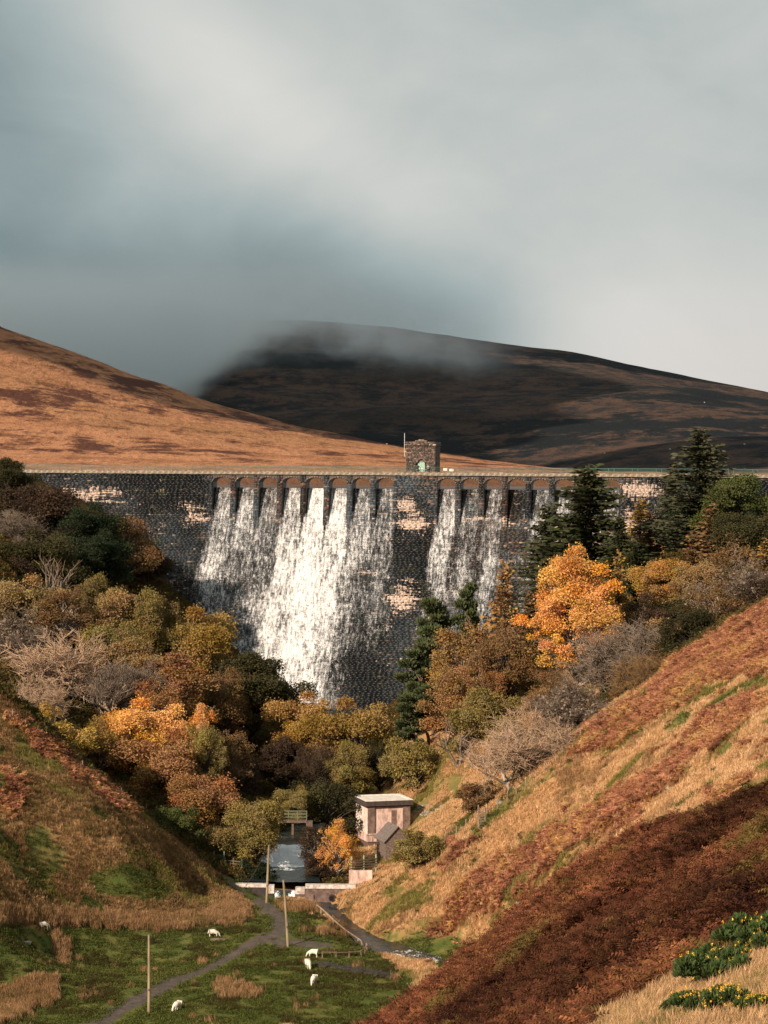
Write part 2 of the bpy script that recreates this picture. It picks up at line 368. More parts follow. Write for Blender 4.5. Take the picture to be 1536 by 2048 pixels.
# ------------------------------------------------------------------ far hills, reservoir
def hill_mesh(name, fn, x0, x1, y0, y1, nx, ny, mat):
    xs = np.linspace(x0, x1, nx); ys = np.linspace(y0, y1, ny)
    X, Y = np.meshgrid(xs, ys); Z = fn(X, Y); i = np.arange(nx*ny).reshape(ny, nx)
    q = np.stack([i[:-1, :-1], i[:-1, 1:], i[1:, 1:], i[1:, :-1]], -1).reshape(-1, 4)
    return link(name, mesh_np(name, np.c_[X.ravel(), Y.ravel(), Z.ravel()], q, mat, smooth=True), kind='structure')
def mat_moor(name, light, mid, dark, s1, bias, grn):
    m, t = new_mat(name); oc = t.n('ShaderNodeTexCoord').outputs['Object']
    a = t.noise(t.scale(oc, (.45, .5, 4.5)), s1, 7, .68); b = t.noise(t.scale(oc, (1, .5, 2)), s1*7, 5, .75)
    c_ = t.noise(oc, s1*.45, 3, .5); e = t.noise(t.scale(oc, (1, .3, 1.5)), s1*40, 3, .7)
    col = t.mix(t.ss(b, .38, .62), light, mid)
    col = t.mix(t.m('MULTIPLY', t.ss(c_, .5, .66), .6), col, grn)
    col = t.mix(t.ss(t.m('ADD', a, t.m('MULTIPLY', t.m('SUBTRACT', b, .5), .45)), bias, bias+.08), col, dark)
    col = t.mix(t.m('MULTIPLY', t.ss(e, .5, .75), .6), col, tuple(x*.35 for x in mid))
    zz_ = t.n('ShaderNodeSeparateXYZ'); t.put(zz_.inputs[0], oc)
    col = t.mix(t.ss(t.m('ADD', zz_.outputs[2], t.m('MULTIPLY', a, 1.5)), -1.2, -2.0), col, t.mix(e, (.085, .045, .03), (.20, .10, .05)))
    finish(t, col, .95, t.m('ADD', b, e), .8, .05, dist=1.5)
    return m
# left hill: height = slope to the left
def zl(X, Y):
    # ridge line seen in the photo, laid out at Y about 1300
    k = (X/1300*F)+CX
    ridge = np.interp(k, [-900, -300, 0, 200, 400, 600, 810, 960, 1060, 1250, 2200], [330, 420, 668, 738, 805, 856, 894, 920, 934, 955, 975])
    zr = (CY-ridge)/F*1300
    t_ = sstep(Y, 640, 1300)
    base = -7.5+4.9*sstep(Y, 545, 600)+.6*fbm(X/9, Y/9, 2)
    z = base+(zr-base)*(t_**1.15)
    z = z-np.maximum(0, Y-1300)*.16
    z = z+(fbm(X/130, Y/130, 2)-.5)*9*t_*sstep(zr-base, 12, 50)+(fbm(X/22, Y/22, 3)-.5)*1.8
    return z
hill_mesh('left_hill', zl, -900, 260, 540, 2000, 260, 300, mat_moor('moor_left', (.43, .205, .105), (.28, .125, .062), (.095, .04, .028), .008, .50, (.30, .17, .07)))
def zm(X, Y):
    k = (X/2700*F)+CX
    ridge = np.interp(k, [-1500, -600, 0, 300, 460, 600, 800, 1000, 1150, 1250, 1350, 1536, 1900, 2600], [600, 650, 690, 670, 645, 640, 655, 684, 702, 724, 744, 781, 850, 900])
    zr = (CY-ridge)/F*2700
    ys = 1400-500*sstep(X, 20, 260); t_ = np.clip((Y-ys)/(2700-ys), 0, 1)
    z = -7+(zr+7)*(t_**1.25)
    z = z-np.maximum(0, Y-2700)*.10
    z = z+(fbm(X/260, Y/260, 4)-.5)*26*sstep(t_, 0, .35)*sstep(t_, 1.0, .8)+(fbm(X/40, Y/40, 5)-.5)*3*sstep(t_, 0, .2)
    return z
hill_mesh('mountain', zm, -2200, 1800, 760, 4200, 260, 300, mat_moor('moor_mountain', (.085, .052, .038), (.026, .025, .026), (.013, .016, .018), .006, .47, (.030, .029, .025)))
# distant ground to the horizon
mb = MB(); mb.add([(-14000, 4000, -40), (14000, 4000, -40), (14000, 19000, -40), (-14000, 19000, -40)], [(0, 1, 2, 3)])
part('distant_moorland', mb, mat_plain('far_moor', (.12, .08, .035), (.07, .05, .03), .002), None, kind='structure')
m, t = new_mat('lake_water'); oc = t.n('ShaderNodeTexCoord').outputs['Object']
n = t.noise(t.scale(oc, (1, .5, 1)), 1.2, 3, .6); finish(t, (.015, .02, .02), .12, n, .25, .5)
MLAKE = m
mb = MB(); mb.add([(-400, 555.6, -4.85), (400, 414.5, -4.85), (900, 1400, -4.85), (-700, 1400, -4.85)], [(0, 1, 2, 3)])
part('reservoir_water', mb, MLAKE, None, kind='structure')

# ------------------------------------------------------------------ streams
m, t = new_mat('stream_water'); oc = t.n('ShaderNodeTexCoord').outputs['Object']
fo = t.n('ShaderNodeAttribute', attribute_name='foam').outputs['Fac']
n1 = t.noise(t.scale(oc, (1, .6, 1)), 1.5, 5, .7); n2 = t.noise(t.scale(oc, (1, .4, .6)), 5, 4, .7)
k = t.m('ADD', t.m('MULTIPLY', n1, .6), t.m('MULTIPLY', n2, .4))
fm = t.ss(t.m('ADD', k, t.m('SUBTRACT', fo, .5)), .58, .68)
finish(t, t.mix(fm, (.02, .028, .03), (.72, .76, .78)), t.m('ADD', .22, t.m('MULTIPLY', fm, .6)), t.m('ADD', n1, n2), .22, .35, dist=.12)
MSTR = m
def ribbon(name, L, foamf, step=.5, lat=14, dz=0, wk=1.0):
    P = []
    for a, b in zip(L[:-1], L[1:]):
        n = max(1, int(np.hypot(*(b[:2]-a[:2]))/step))
        for i in range(n): P.append(a+(b-a)*i/n)
    P.append(L[-1]); P = np.array(P)
    ker = 5
    Q = P.copy()
    for i in range(len(P)):
        lo, hi = max(0, i-ker), min(len(P), i+ker+1); r = min(i-lo, hi-1-i); Q[i, :2] = P[i-r:i+r+1, :2].mean(0)
    T = np.gradient(Q[:, :2], axis=0); T /= np.linalg.norm(T, axis=1)[:, None]+1e-9; N = np.c_[-T[:, 1], T[:, 0]]
    V = []; FO = []
    for i in range(len(Q)):
        for j in range(lat+1):
            u = (j/lat-.5)*2; w_ = Q[i, 3]*1.25*wk*u; x = Q[i, 0]+N[i, 0]*w_; y = Q[i, 1]+N[i, 1]*w_
            f = foamf(Q[i, 0], Q[i, 1], u)
            V.append((x, y, Q[i, 2]+dz+(float(fbm(x*1.1, y*1.1, 1, 3))-.5)*(.12+.35*max(0, f)))); FO.append(f)
    i = np.arange(len(V)).reshape(len(Q), lat+1)
    q = np.stack([i[:-1, :-1], i[:-1, 1:], i[1:, 1:], i[1:, :-1]], -1).reshape(-1, 4)
    return link(name, mesh_np(name, V, q, MSTR, {'foam': FO}, smooth=True), kind='structure')
def f_up(x, y, u):
    if 326.0 < y < 331.5: return .74
    if 323.0 < y <= 326.0: return .62-.12*abs(u)
    if y <= 324.3: return .20
    return .42
ribbon('upper_stream', UP, f_up, .35, 26)
ribbon('lower_stream', DN, lambda x, y, u: .62 if y > 311 and abs(u) < .45 else (.42 if y > 284 else .57), .5, 12)

# track: draped ribbon of gravel
def drape(name, pts, mat, lat=6, dz=.05, step=.6):
    P = []
    for a, b in zip(pts[:-1], pts[1:]):
        a = np.array(a, float); b = np.array(b, float); n = max(1, int(np.hypot(*(b[:2]-a[:2]))/step))
        for i in range(n): P.append(a+(b-a)*i/n)
    P.append(np.array(pts[-1], float)); P = np.array(P); Q = P.copy()
    for i in range(len(P)):
        r = min(i, len(P)-1-i, 7); Q[i] = P[i-r:i+r+1].mean(0)
    T = np.gradient(Q[:, :2], axis=0); T /= np.linalg.norm(T, axis=1)[:, None]+1e-9; N = np.c_[-T[:, 1], T[:, 0]]; V = []
    for i in range(len(Q)):
        wob = (float(fbm(i*.13, 3.3, 2))-.5)*.5
        for j in range(lat+1):
            u = (j/lat-.5)*2; x = Q[i, 0]+N[i, 0]*(Q[i, 2]+wob)*u; y = Q[i, 1]+N[i, 1]*(Q[i, 2]+wob)*u
            V.append((x, y, float(hz(x, y))+dz*(1-.9*abs(u)**3)))
    i = np.arange(len(V)).reshape(len(Q), lat+1)
    q = np.stack([i[:-1, :-1], i[:-1, 1:], i[1:, 1:], i[1:, :-1]], -1).reshape(-1, 4)
    return link(name, mesh_np(name, V, q, mat, smooth=True), kind='structure')
def fieldpt(px, py, hw, z=-54.2):
    ys = np.arange(185, 335, .1); a = at(px, py, 1.0); k = np.argmax(hz(ys*a[0], ys) >= ys*a[2]); return (float(ys[k]*a[0]), float(ys[k]), hw)
m, t = new_mat('gravel_track'); oc = t.n('ShaderNodeTexCoord').outputs['Object']
n1 = t.noise(oc, 1.2, 5, .7); n2 = t.noise(oc, 9, 4, .7)
c_ = t.mix(t.ss(n1, .42, .6), (.062, .046, .034), (.11, .083, .062)); c_ = t.mix(t.ss(n2, .6, .75), c_, (.2, .17, .15))
finish(t, c_, t.ss(n1, .3, .6, .35, .9), n2, .4, .3)
MTRK = m
drape('track', [fieldpt(140, 2075, 1.2), fieldpt(215, 2030, 1.2), fieldpt(300, 1990, 1.2), fieldpt(420, 1930, 1.25), fieldpt(500, 1890, 1.4), fieldpt(560, 1868, 1.9), fieldpt(562, 1838, 1.6), fieldpt(530, 1812, 1.3), fieldpt(492, 1790, .9), fieldpt(462, 1768, .8), fieldpt(440, 1745, .7)], MTRK)
drape('side_track', [fieldpt(545, 1888, 2.0), fieldpt(600, 1886, 1.8), fieldpt(640, 1890, 1.0), fieldpt(668, 1894, .4)], MTRK, dz=.055)
m, t = new_mat('puddle_water'); finish(t, (.05, .055, .06), .06, None, spec=.6)
drape('puddle', [fieldpt(578, 1869, .25), fieldpt(610, 1874, .35), fieldpt(650, 1880, .3), fieldpt(664, 1886, .2)], m, dz=.09, lat=4)

def hit(px, py, y0=70, y1=480):
    """where the line of sight through a pixel first meets the valley ground"""
    ys = np.arange(y0, y1, .25); a = at(px, py, 1.0); z = ys*a[2]; x = ys*a[0]; g = hz(x, ys)
    k = np.argmax(g >= z)
    if g[k] < z[k]: k = len(ys)-1
    return float(x[k]), float(ys[k]), float(g[k])

# ------------------------------------------------------------------ dam
TH = math.radians(10); DY = 482.0
dam = thing('dam', 'tall dark stone dam with overflow arches and white water down its face', 'dam', (0, DY, 0), -TH)
DM = dam.matrix_basis if False else Matrix.Translation((0, DY, 0)) @ Matrix.Rotation(-TH, 4, 'Z')
def s_of(px):
    k = (px-CX)/F; return DY*k/(math.cos(TH)+k*math.sin(TH))
def damw(s, d, h): return DM @ Vector((s, -d, -(h+1.6)))
def D(h):
    h = np.asarray(h, float); q = np.maximum(0, h-2.5)
    return np.where(q < 16.25, .02*q*q, 5.28+.65*(q-16.25))
SILL = 3.15
def R_(h): return 2.1*np.clip(1-(np.asarray(h, float)-SILL)/8.3, 0, 1)
BAYS = [(s_of(443.5+46.6*i-17.6), s_of(443.5+46.6*i+17.6)) for i in range(8)]+[(s_of(893.2+46.8*i-17.6), s_of(893.2+46.8*i+17.6)) for i in range(8)]
S0, S1 = s_of(12), s_of(1720); HB = 47.0; HM = 12.7
# stone
def mat_masonry(name, wet=.45):
    m, t = new_mat(name); oc = t.n('ShaderNodeTexCoord').outputs['Object']
    c_ = t.n('ShaderNodeAttribute', attribute_name='tone').outputs['Color']; pa = t.n('ShaderNodeAttribute', attribute_name='pale').outputs['Fac']
    n1 = t.noise(t.scale(oc, (1, 1, 1)), 2.6, 4, .7); n2 = t.noise(t.scale(oc, (1.25, 1, .26)), 1.9, 5, .72); n3 = t.noise(oc, .45, 3, .6); nh = t.noise(t.scale(oc, (.28, 1, 2.6)), 1.5, 5, .75)
    base = t.mix(.8, c_, t.mix(n1, (.25, .25, .25), (1.5, 1.45, 1.4)), 'MULTIPLY')
    base = t.mix(t.m('MULTIPLY', t.ss(n3, .55, .7), .5), base, (.035, .045, .018))
    k = t.ss(t.m('ADD', pa, t.m('ADD', t.m('MULTIPLY', t.m('SUBTRACT', nh, .5), 1.9), t.m('MULTIPLY', t.m('SUBTRACT', n2, .5), 1.9))), .56, .64)
    col = t.mix(k, base, t.mix(n1, (.50, .34, .26), (.60, .50, .42)))
    finish(t, col, t.m('ADD', wet, t.m('MULTIPLY', k, .4)), n1, .4, .35)
    return m
MMAS = mat_masonry('wet_gritstone')
# where the lime-stained, paler stone shows (s, h, ds, dh, strength)
def sp_(px): return s_of(px)
PALE = [(sp_(190), 7.5-3, 8.5, 2.4, .62), (sp_(250), 7.0, 6, 3, .35), (sp_(390), 8.5, 4.5, 2.6, .58), (sp_(330), 10, 5, 3, .35), (sp_(352), 23, 4.2, 2.2, .62), (sp_(300), 4, 7, 2, .35), (sp_(330), 25.5, 4, 2, .5),
        (sp_(815), 5.9+.6, 2.3, 1.6, .95), (sp_(830), 9.8, 4.4, 2.8, .72), (sp_(822), 24.5, 3.2, 3.4, .85), (sp_(800), 29, 2.4, 3, .4), (sp_(795), 37, 1.6, 4, .3), (sp_(858), 6, 3, 1, .3),
        (sp_(960), 8.9, 4.5, .6, .8), (sp_(1030), 9.5, 8, 1.2, .4), (sp_(1035), 6.2, .8, .6, .7), (sp_(1085), 9, 1.5, 1.5, .55), (sp_(925), 23, 4, 1.6, .45),
        (sp_(1285), 3.2, 5.5, 2.2, .78), (sp_(1270), 10, 5, 3.5, .7), (sp_(1500), 5, 10, 3, .3), (sp_(1320), 14, 6, 3, .5), (sp_(1250), 26, 6, 3, .6),
        (sp_(755), 19.5, 3.5, .8, .65), (sp_(700), 30, 6, 1.2, .2), (sp_(785), 12, .8, 5, .4), (sp_(440), 12.5, 2, 2, .3), (sp_(530), 9.5, 8, 1, .25)]
def pale(s, h):
    v = np.zeros(np.shape(s))
    for a, b, c, d, k in PALE: v = np.maximum(v, 1.02*k*np.exp(-(((s-a)/c)**2+((h-b)/d)**2)*.8))
    return v-.03
MV, MF, MT_, MP = [], [], [], []
def blocks(s0, s1, h0, h1, dfn, ch=.30, L=(.45, 1.35), tone=None, palefn=pale, deep=.3, skip=None, P=lambda s, d, h: (s, -d, -(h+1.6)), store=None):
    V_, F_, T_, Q_ = store or (MV, MF, MT_, MP)
    h = h0
    while h < h1-.05:
        hh = min(ch*random.uniform(.8, 1.25), h1-h); s = s0; row = random.uniform(-.06, .06)
        while s < s1-.02:
            l = random.uniform(*L); e = s+l
            if s1-e < L[0]*.6: e = s1
            g = .010; pr = random.random()**2*.04+random.uniform(0, .015)
            if not (skip and skip((s+e)/2, h+hh/2)):
                p = float(palefn((s+e)/2, h+hh/2))
                sm, hm = (s+e)/2, h+hh/2
                nz = (float(fbm(sm*.16, hm*1.1, 2, 2))-.5)*.5+(float(fbm(sm*.9, hm*.22, 4, 2))-.5)*.35
                p = p+nz*min(1, p*2.2)+random.uniform(-.07, .07)
                tn = tone(sm, hm) if tone else dtone(sm, hm)
                b = len(V_); da, db = float(dfn(h)), float(dfn(h+hh))
                for (qs, qh, dd) in ((s+g, h+g, da), (e-g, h+g, da), (e-g, h+hh-g, db), (s+g, h+hh-g, db)):
                    V_.append(P(qs, dd+pr, qh))
                for (qs, qh, dd) in ((s+g, h+g, da), (e-g, h+g, da), (e-g, h+hh-g, db), (s+g, h+hh-g, db)):
                    V_.append(P(qs, dd-deep, qh))
                F_ += [(b, b+3, b+2, b+1), (b, b+1, b+5, b+4), (b+1, b+2, b+6, b+5), (b+2, b+3, b+7, b+6), (b+3, b, b+4, b+7)]
                T_ += [tn]*8; Q_ += [p]*8
            s = e
        h += hh
def dtone(s, h):
    k = random.random(); v = random.uniform(.5, 1.35)*(2.0 if h < 11 and BAYS[0][0]-1.5 < s < BAYS[15][1]+1.5 else 1)
    c = (.017, .020, .023) if k < .70 else ((.030, .027, .026) if k < .9 else ((.060, .042, .036) if k < .97 else (.13, .105, .09)))
    v *= .45+1.5*float(sstep(fbm(s*.11, h*.16, 1, 3), .3, .72)); r_ = .9+.5*float(sstep(fbm(s*.07+9, h*.07, 3, 2), .5, .7))
    return (c[0]*v*r_, c[1]*v, c[2]*v/r_**.5)
edges = [S0]
segs = []
prev = S0
for a, b in BAYS: segs.append((prev, a, False)); segs.append((a, b, True)); prev = b
segs.append((prev, S1, False))
for a, b, bay in segs:
    if bay: blocks(a, b, SILL, HM, lambda h: D(h)-R_(h))
    else: blocks(a, b, .32, HM, D)
blocks(S0, S1, HM, HB, D, ch=.32)
link('masonry', mesh_np('masonry', MV, MF, MMAS, {'tone': MT_, 'pale': MP}), dam, kind='stuff')
# core of the wall behind the stones
MCORE = mat_plain('mortar', (.02, .02, .02), (.035, .03, .028), 2, .7)
V_, F_ = [], []
def strip(s0, s1, hs, dfn):
    b = len(V_)
    for i, h in enumerate(hs):
        V_.append((s0, -float(dfn(h))+.06, -(h+1.6))); V_.append((s1, -float(dfn(h))+.06, -(h+1.6)))
        if i: F_.append((b+2*i-2, b+2*i-1, b+2*i+1, b+2*i))
for a, b, bay in segs:
    if bay: strip(a, b, np.linspace(SILL, HM, 12), lambda h: D(h)-R_(h)); strip(a, b, [SILL, SILL+.001], lambda h: -2.1)
    else: strip(a, b, np.linspace(.3, HM, 14), D)
strip(S0, S1, np.linspace(HM, HB, 24), D)
for a, b in BAYS:   # flat crest of each spillway bay
    k = len(V_); V_ += [(a, 2.1, -(SILL+1.6)), (b, 2.1, -(SILL+1.6)), (b, 3.9, -(SILL+1.62)), (a, 3.9, -(SILL+1.62))]; F_.append((k, k+1, k+2, k+3))
link('core_wall', mesh_np('core_wall', V_, F_, MCORE), dam)
MPIER = mat_masonry('pier_stone'); MDECK = mat_plain('road_slab', (.30, .27, .23), (.18, .16, .13), 1.5, .85)
# piers between the bays, with arches over the bays
solid = []
for i, (a, b) in enumerate(BAYS):
    if i in (0, 8): solid.append((a-1.15 if i == 0 else a-1.15, a))
    nxt = BAYS[i+1][0] if i not in (7, 15) else b+1.15
    solid.append((b, nxt))
for a, b in solid:
    mb = MB(); hs = list(np.linspace(.3, HM, 10))
    poly = [(float(D(h))-.10, -(h+1.6)) for h in hs]+[(float(D(h)-R_(h))-.4, -(h+1.6)) for h in reversed(list(np.linspace(SILL+.05, HM, 6)))]+[(-3.5, -(SILL+1.7)), (-3.5, -1.9)]
    mb.prism(poly, a, b, fn=lambda x, y, z: (y, -x, z))
    me = mb.mesh('pier', MPIER)
    me.attributes.new('tone', 'FLOAT_VECTOR', 'POINT').data.foreach_set('vector', np.tile([.07, .06, .052], len(me.vertices)).astype(np.float32))
    link('pier', me, dam)
def ell(u, a=1.77): return 2.0-.95*math.sqrt(max(0, 1-(u/a)**2))
for a, b in BAYS:
    c = (a+b)/2; hw = (b-a)/2; mb = MB()
    us = np.linspace(-hw, hw, 13)
    poly = [(c-hw, -1.9), (c+hw, -1.9)]+[(c+float(u), -(ell(float(u), hw)+1.6)) for u in us[::-1]]
    mb.prism(poly, .02, 3.5)
    me = mb.mesh('arch_vault', MPIER)
    me.attributes.new('tone', 'FLOAT_VECTOR', 'POINT').data.foreach_set('vector', np.tile([.075, .06, .052], len(me.vertices)).astype(np.float32))
    link('arch_vault', me, dam)
    vv, ff, tt, pp = [], [], [], []
    for k in range(11):                                    # voussoirs
        t0, t1 = math.pi*(1-k/11)-.02, math.pi*(1-(k+1)/11)+.02
        q = []
        for th_, r in ((t0, 0), (t1, 0), (t1, .34), (t0, .34)):
            q.append((c+math.cos(th_)*(hw+r*.8), 2.0-math.sin(th_)*(.95+r*.9)))
        pr = random.uniform(.06, .13); b0 = len(vv)
        vv += [(x, -pr, -(h+1.6)) for x, h in q]+[(x, .2, -(h+1.6)) for x, h in q]
        ff += [(b0, b0+1, b0+2, b0+3), (b0, b0+4, b0+5, b0+1), (b0+1, b0+5, b0+6, b0+2), (b0+2, b0+6, b0+7, b0+3), (b0+3, b0+7, b0+4, b0)]
        tn = random.choice([(.14, .10, .08), (.08, .07, .06), (.20, .14, .11)]); tt += [tn]*8; pp += [.25]*8
    link('arch_ring', mesh_np('arch_ring', vv, ff, MMAS, {'tone': tt, 'pale': pp}), dam)
mb = MB(); mb.box(((S0+S1)/2, 1.8, -1.76), (S1-S0, 3.7, .30)); part('deck', mb, MDECK, dam)
MCOP = mat_plain('pale_coping', (.46, .40, .32), (.17, .14, .10), .9, .9, .5)
cops = []
for k in range(5):
    mb = MB(); mb.box((0, 0, 0), (1.165, .55, .50+random.uniform(-.04, .04))); cops.append(mb.mesh('coping_stone', MCOP))
s = S0; i = 0
while s < S1:
    o = link('coping_stone', random.choice(cops), dam, (s, -.05+random.uniform(-.02, .02), -1.80+random.uniform(-.03, .03))); o.rotation_euler = (0, 0, random.uniform(-.006, .006)); s += 1.17
# low kerb of rougher stones behind the coping
MKERB = mat_plain('kerb_stone', (.30, .23, .17), (.12, .09, .07), 2, .9, .5)
mb = MB(); s = S0
while s < S1:
    l = random.uniform(.5, 1.3)
    if random.random() < .85: mb.box((s+l/2, .45, -1.5+random.uniform(-.05, .08)), (l-.04, .35, .28))
    s += l
part('kerb_stones', mb, MKERB, dam, kind='stuff')
# railings
MRAIL = mat_plain('green_rail_paint', (.045, .13, .12), (.07, .16, .14), 4, .5)
def railing(label, y, s_off, hgt, base):
    r = thing('railing', label, 'railing', DM @ Vector((0, y, 0)), -TH, 'railings along the dam crest')
    pm = MB().box((0, 0, hgt/2), (.09, .09, hgt)).mesh('post', MRAIL); pf = MB().box((0, 0, .1), (.35, .35, .3)).mesh('post_block', MKERB)
    s = S0+s_off
    while s < S1:
        p = link('post', pm, r, (s, 0, base)); link('post_block', pf, p); s += 4.69
    for k in range(6):
        link('rail', MB().box(((S0+S1)/2, 0, 0), (S1-S0, .02, .022 if k < 5 else .05)).mesh('rail', MRAIL), r, (0, 0, base+.22+(hgt-.25)*k/5))
    return r
railing('green post and rail fence on the front edge of the dam crest', .42, (s_of(747.7)-S0) % 4.69, 1.2, -1.55)
railing('green post and rail fence on the reservoir edge of the crest', 3.3, (s_of(756.5)-S0) % 4.69, 1.2, -1.6)
# water down the face
m, t = new_mat('falling_water'); oc = t.n('ShaderNodeTexCoord').outputs['Object']
de = t.n('ShaderNodeAttribute', attribute_name='dens').outputs['Fac']
n1 = t.noise(t.scale(oc, (1, .3, .42)), 2.2, 3, .6); n2 = t.noise(t.scale(oc, (1, .6, .6)), 6.5, 4, .75); n3 = t.noise(t.scale(oc, (1, .2, .10)), 2.4, 3, .55); n4 = t.noise(t.scale(oc, (.30, 1, 1.6)), 2.2, 2, .6)
k = t.m('ADD', t.m('ADD', t.m('MULTIPLY', n1, .28), t.m('MULTIPLY', n2, .42)), t.m('ADD', t.m('MULTIPLY', n3, .2), t.m('MULTIPLY', n4, .10)))
a = t.ss(t.m('ADD', k, t.m('MULTIPLY', t.m('SUBTRACT', de, .5), .30)), .36, .64)
a = t.m('MULTIPLY', a, t.ss(de, 0, .12))
kk = t.ss(t.m('ADD', k, t.m('MULTIPLY', t.m('SUBTRACT', de, .5), .12)), .42, .58)
finish(t, t.mix(kk, (.24, .245, .25), (.80, .79, .775)), .45, k, .9, .4, alpha=a, dist=.5)
MFALL = m
AMP = [.47, .41, .36, .60, .80, .62, .40, .31]; AMPR = [.47, .30, .34, .10, .32, .28, .28, .28]
def dens(s, h):
    s0_ = s; s = s+(fbm(s*.5, h*.25, 6)-.5)*3.2*sstep(h, 11, 20)
    v = np.zeros(np.shape(s))
    for i, (a, b) in enumerate(BAYS):
        amp = (AMP+AMPR)[i]; hw = (b-a)/2
        if i < 8:
            c = (a+b)/2-.02*np.maximum(0, h-10)+np.where(h > 14, (s_of(640)-(a+b)/2)*.004*(h-14), 0); ww = hw+np.maximum(0, h-9)*.10
        else: c = (a+b)/2-.03*np.maximum(0, h-8); ww = hw+np.maximum(0, h-10)*.02
        g = sstep(ww+.25+.03*h-np.abs(s-c), -.1-.06*np.maximum(0, h-11), .35+.16*np.maximum(0, h-8))
        fade = 1.0 if i < 8 else np.clip(1-(h-26)/14, 0, 1)*.95
        if i < 6: fade = np.ones(np.shape(h))
        if i in (0, 1): fade = 1-.30*sstep(h, 14, 28)
        if i in (2,): fade = 1+.25*sstep(h, 14, 26)
        if i in (6, 7): fade = 1-.25*sstep(h, 22, 30)
        v = np.maximum(v, amp*g*fade)
    core = np.exp(-((s-s_of(615)-(h-20)*.08)/(4.2+.05*h))**2)*sstep(h, 8, 26)*.86
    v = np.maximum(v, core*1.02)
    v = v+(fbm(s*.35, h*.10, 3)-.5)*.5*(v > .02)+(fbm(s*.2, h*.3, 5)-.5)*.4*(v > .02)
    v = v*(1-.75*sstep(s, s_of(690), s_of(745))*sstep(h, 27, 36))
    return np.clip(v, 0, 1.0)
def veil(name, sa, sb, h1):
    ns, nh = int((sb-sa)/.22), int((h1-SILL)/.22); ss_ = np.linspace(sa, sb, ns); hh = np.linspace(SILL+.02, h1, nh)
    SS, HH = np.meshgrid(ss_, hh); inb = np.zeros(SS.shape, bool)
    for a, b in BAYS: inb |= (SS > a+.02) & (SS < b-.02)
    de = dens(SS, HH); near_ = np.full(SS.shape, 9.0)
    for a, b in BAYS: near_ = np.minimum(near_, np.maximum(a-SS, SS-b))
    de = np.where(~inb & (HH < HM+1) & (near_ > (HH-7.6)*.17+(fbm(SS*2, HH*.5, 3)-.5)*.5), 0, de)
    d = D(HH)-np.where(inb, R_(HH), 0)+.16+(fbm(SS*1.3, HH*.8, 2, 3)-.5)*.34*de
    V = np.c_[SS.ravel(), -d.ravel(), -(HH.ravel()+1.6)]; i = np.arange(ns*nh).reshape(nh, ns)
    q = np.stack([i[:-1, :-1], i[1:, :-1], i[1:, 1:], i[:-1, 1:]], -1).reshape(-1, 4)
    dr = de.ravel(); keep = (dr[q] > .03).all(1); 
    o = link(name, mesh_np(name, V, q[keep], MFALL, {'dens': dr}, smooth=True), kind='structure'); o.matrix_world = DM
veil('falling_water', BAYS[0][0]-4, s_of(812), 45); veil('falling_water', BAYS[8][0]-3, BAYS[15][1]+1, 40)

# gate tower on the crest
TW = 5.95; ts0 = s_of(810.3); TY = 1.1
tower = thing('gate_tower', 'square stone tower with green arched door on the dam crest', 'tower', DM @ Vector((ts0, TY, -1.6)), -TH)
def ttone(s, h):
    c = random.choice([(.13, .085, .068), (.10, .075, .065), (.17, .115, .09), (.07, .06, .055), (.22, .16, .125)]); v = random.uniform(.7, 1.25); return tuple(x*v for x in c)
tv = ([], [], [], []); TH_ = 6.3
PT = lambda s, d, h: (s, -d, TH_-h)
ds0, dw, dh_ = s_of(833.4)-ts0, 1.42, 2.75
def skipdoor(s, h):
    z = TH_-h; u = abs(s-(ds0+dw/2)); return u < dw/2+.1 and z < dh_-.6+math.sqrt(max(0, (dw/2)**2-u*u))
blocks(0, TW, .95, TH_, lambda h: 0, ch=.27, L=(.3, .75), tone=ttone, palefn=lambda s, h: .12, deep=.5, skip=skipdoor, P=PT, store=tv)
blocks(-.1, TW+.1, 0, .5, lambda h: .1, ch=.25, L=(.6, .9), tone=ttone, palefn=lambda s, h: .15, deep=.5, P=PT, store=tv)
blocks(-.25, TW+.25, .5, .78, lambda h: .25, ch=.28, L=(.6, .9), tone=ttone, palefn=lambda s, h: .35, deep=.6, P=PT, store=tv)
blocks(-.12, TW+.12, .78, .95, lambda h: .12, ch=.2, L=(.4, .6), tone=ttone, palefn=lambda s, h: .05, deep=.6, P=PT, store=tv)
def side(fx, d0): return lambda s, d, h: (fx+d-d0 if fx > 1 else fx-d+d0, s, TH_-h)
for fx in (TW, 0.0):
    blocks(.03, TW, .95, TH_, lambda h: 0, ch=.27, L=(.3, .75), tone=ttone, palefn=lambda s, h: .1, deep=.3, P=side(fx, 0), store=tv)
    blocks(-.1, TW, .0, .5, lambda h: .1, ch=.25, L=(.6, .9), tone=ttone, palefn=lambda s, h: .1, deep=.3, P=side(fx, 0), store=tv)
    blocks(-.25, TW, .5, .78, lambda h: .25, ch=.28, L=(.6, .9), tone=ttone, palefn=lambda s, h: .2, deep=.5, P=side(fx, 0), store=tv)
link('masonry', mesh_np('tower_masonry', tv[0], tv[1], mat_masonry('tower_stone', .7), {'tone': tv[2], 'pale': tv[3]}), tower, kind='stuff')
mb = MB(); mb.box((TW/2, TW/2+.22, TH_/2-.1), (TW-.1, TW-.5, TH_-.3)); part('core_wall', mb, MCORE, tower)
mb = MB(); mb.box((TW/2, TW/2, TH_-.28), (TW-.5, TW-.5, .3)); part('roof', mb, MDECK, tower)
mb = MB(); mb.box((TW/2+.05, .25, TH_+.16), (2.4, .55, .2)); mb.box((TW/2+.05, .25, TH_+.36), (1.15, .5, .22)); part('crest_block', mb, MKERB, tower, .03)
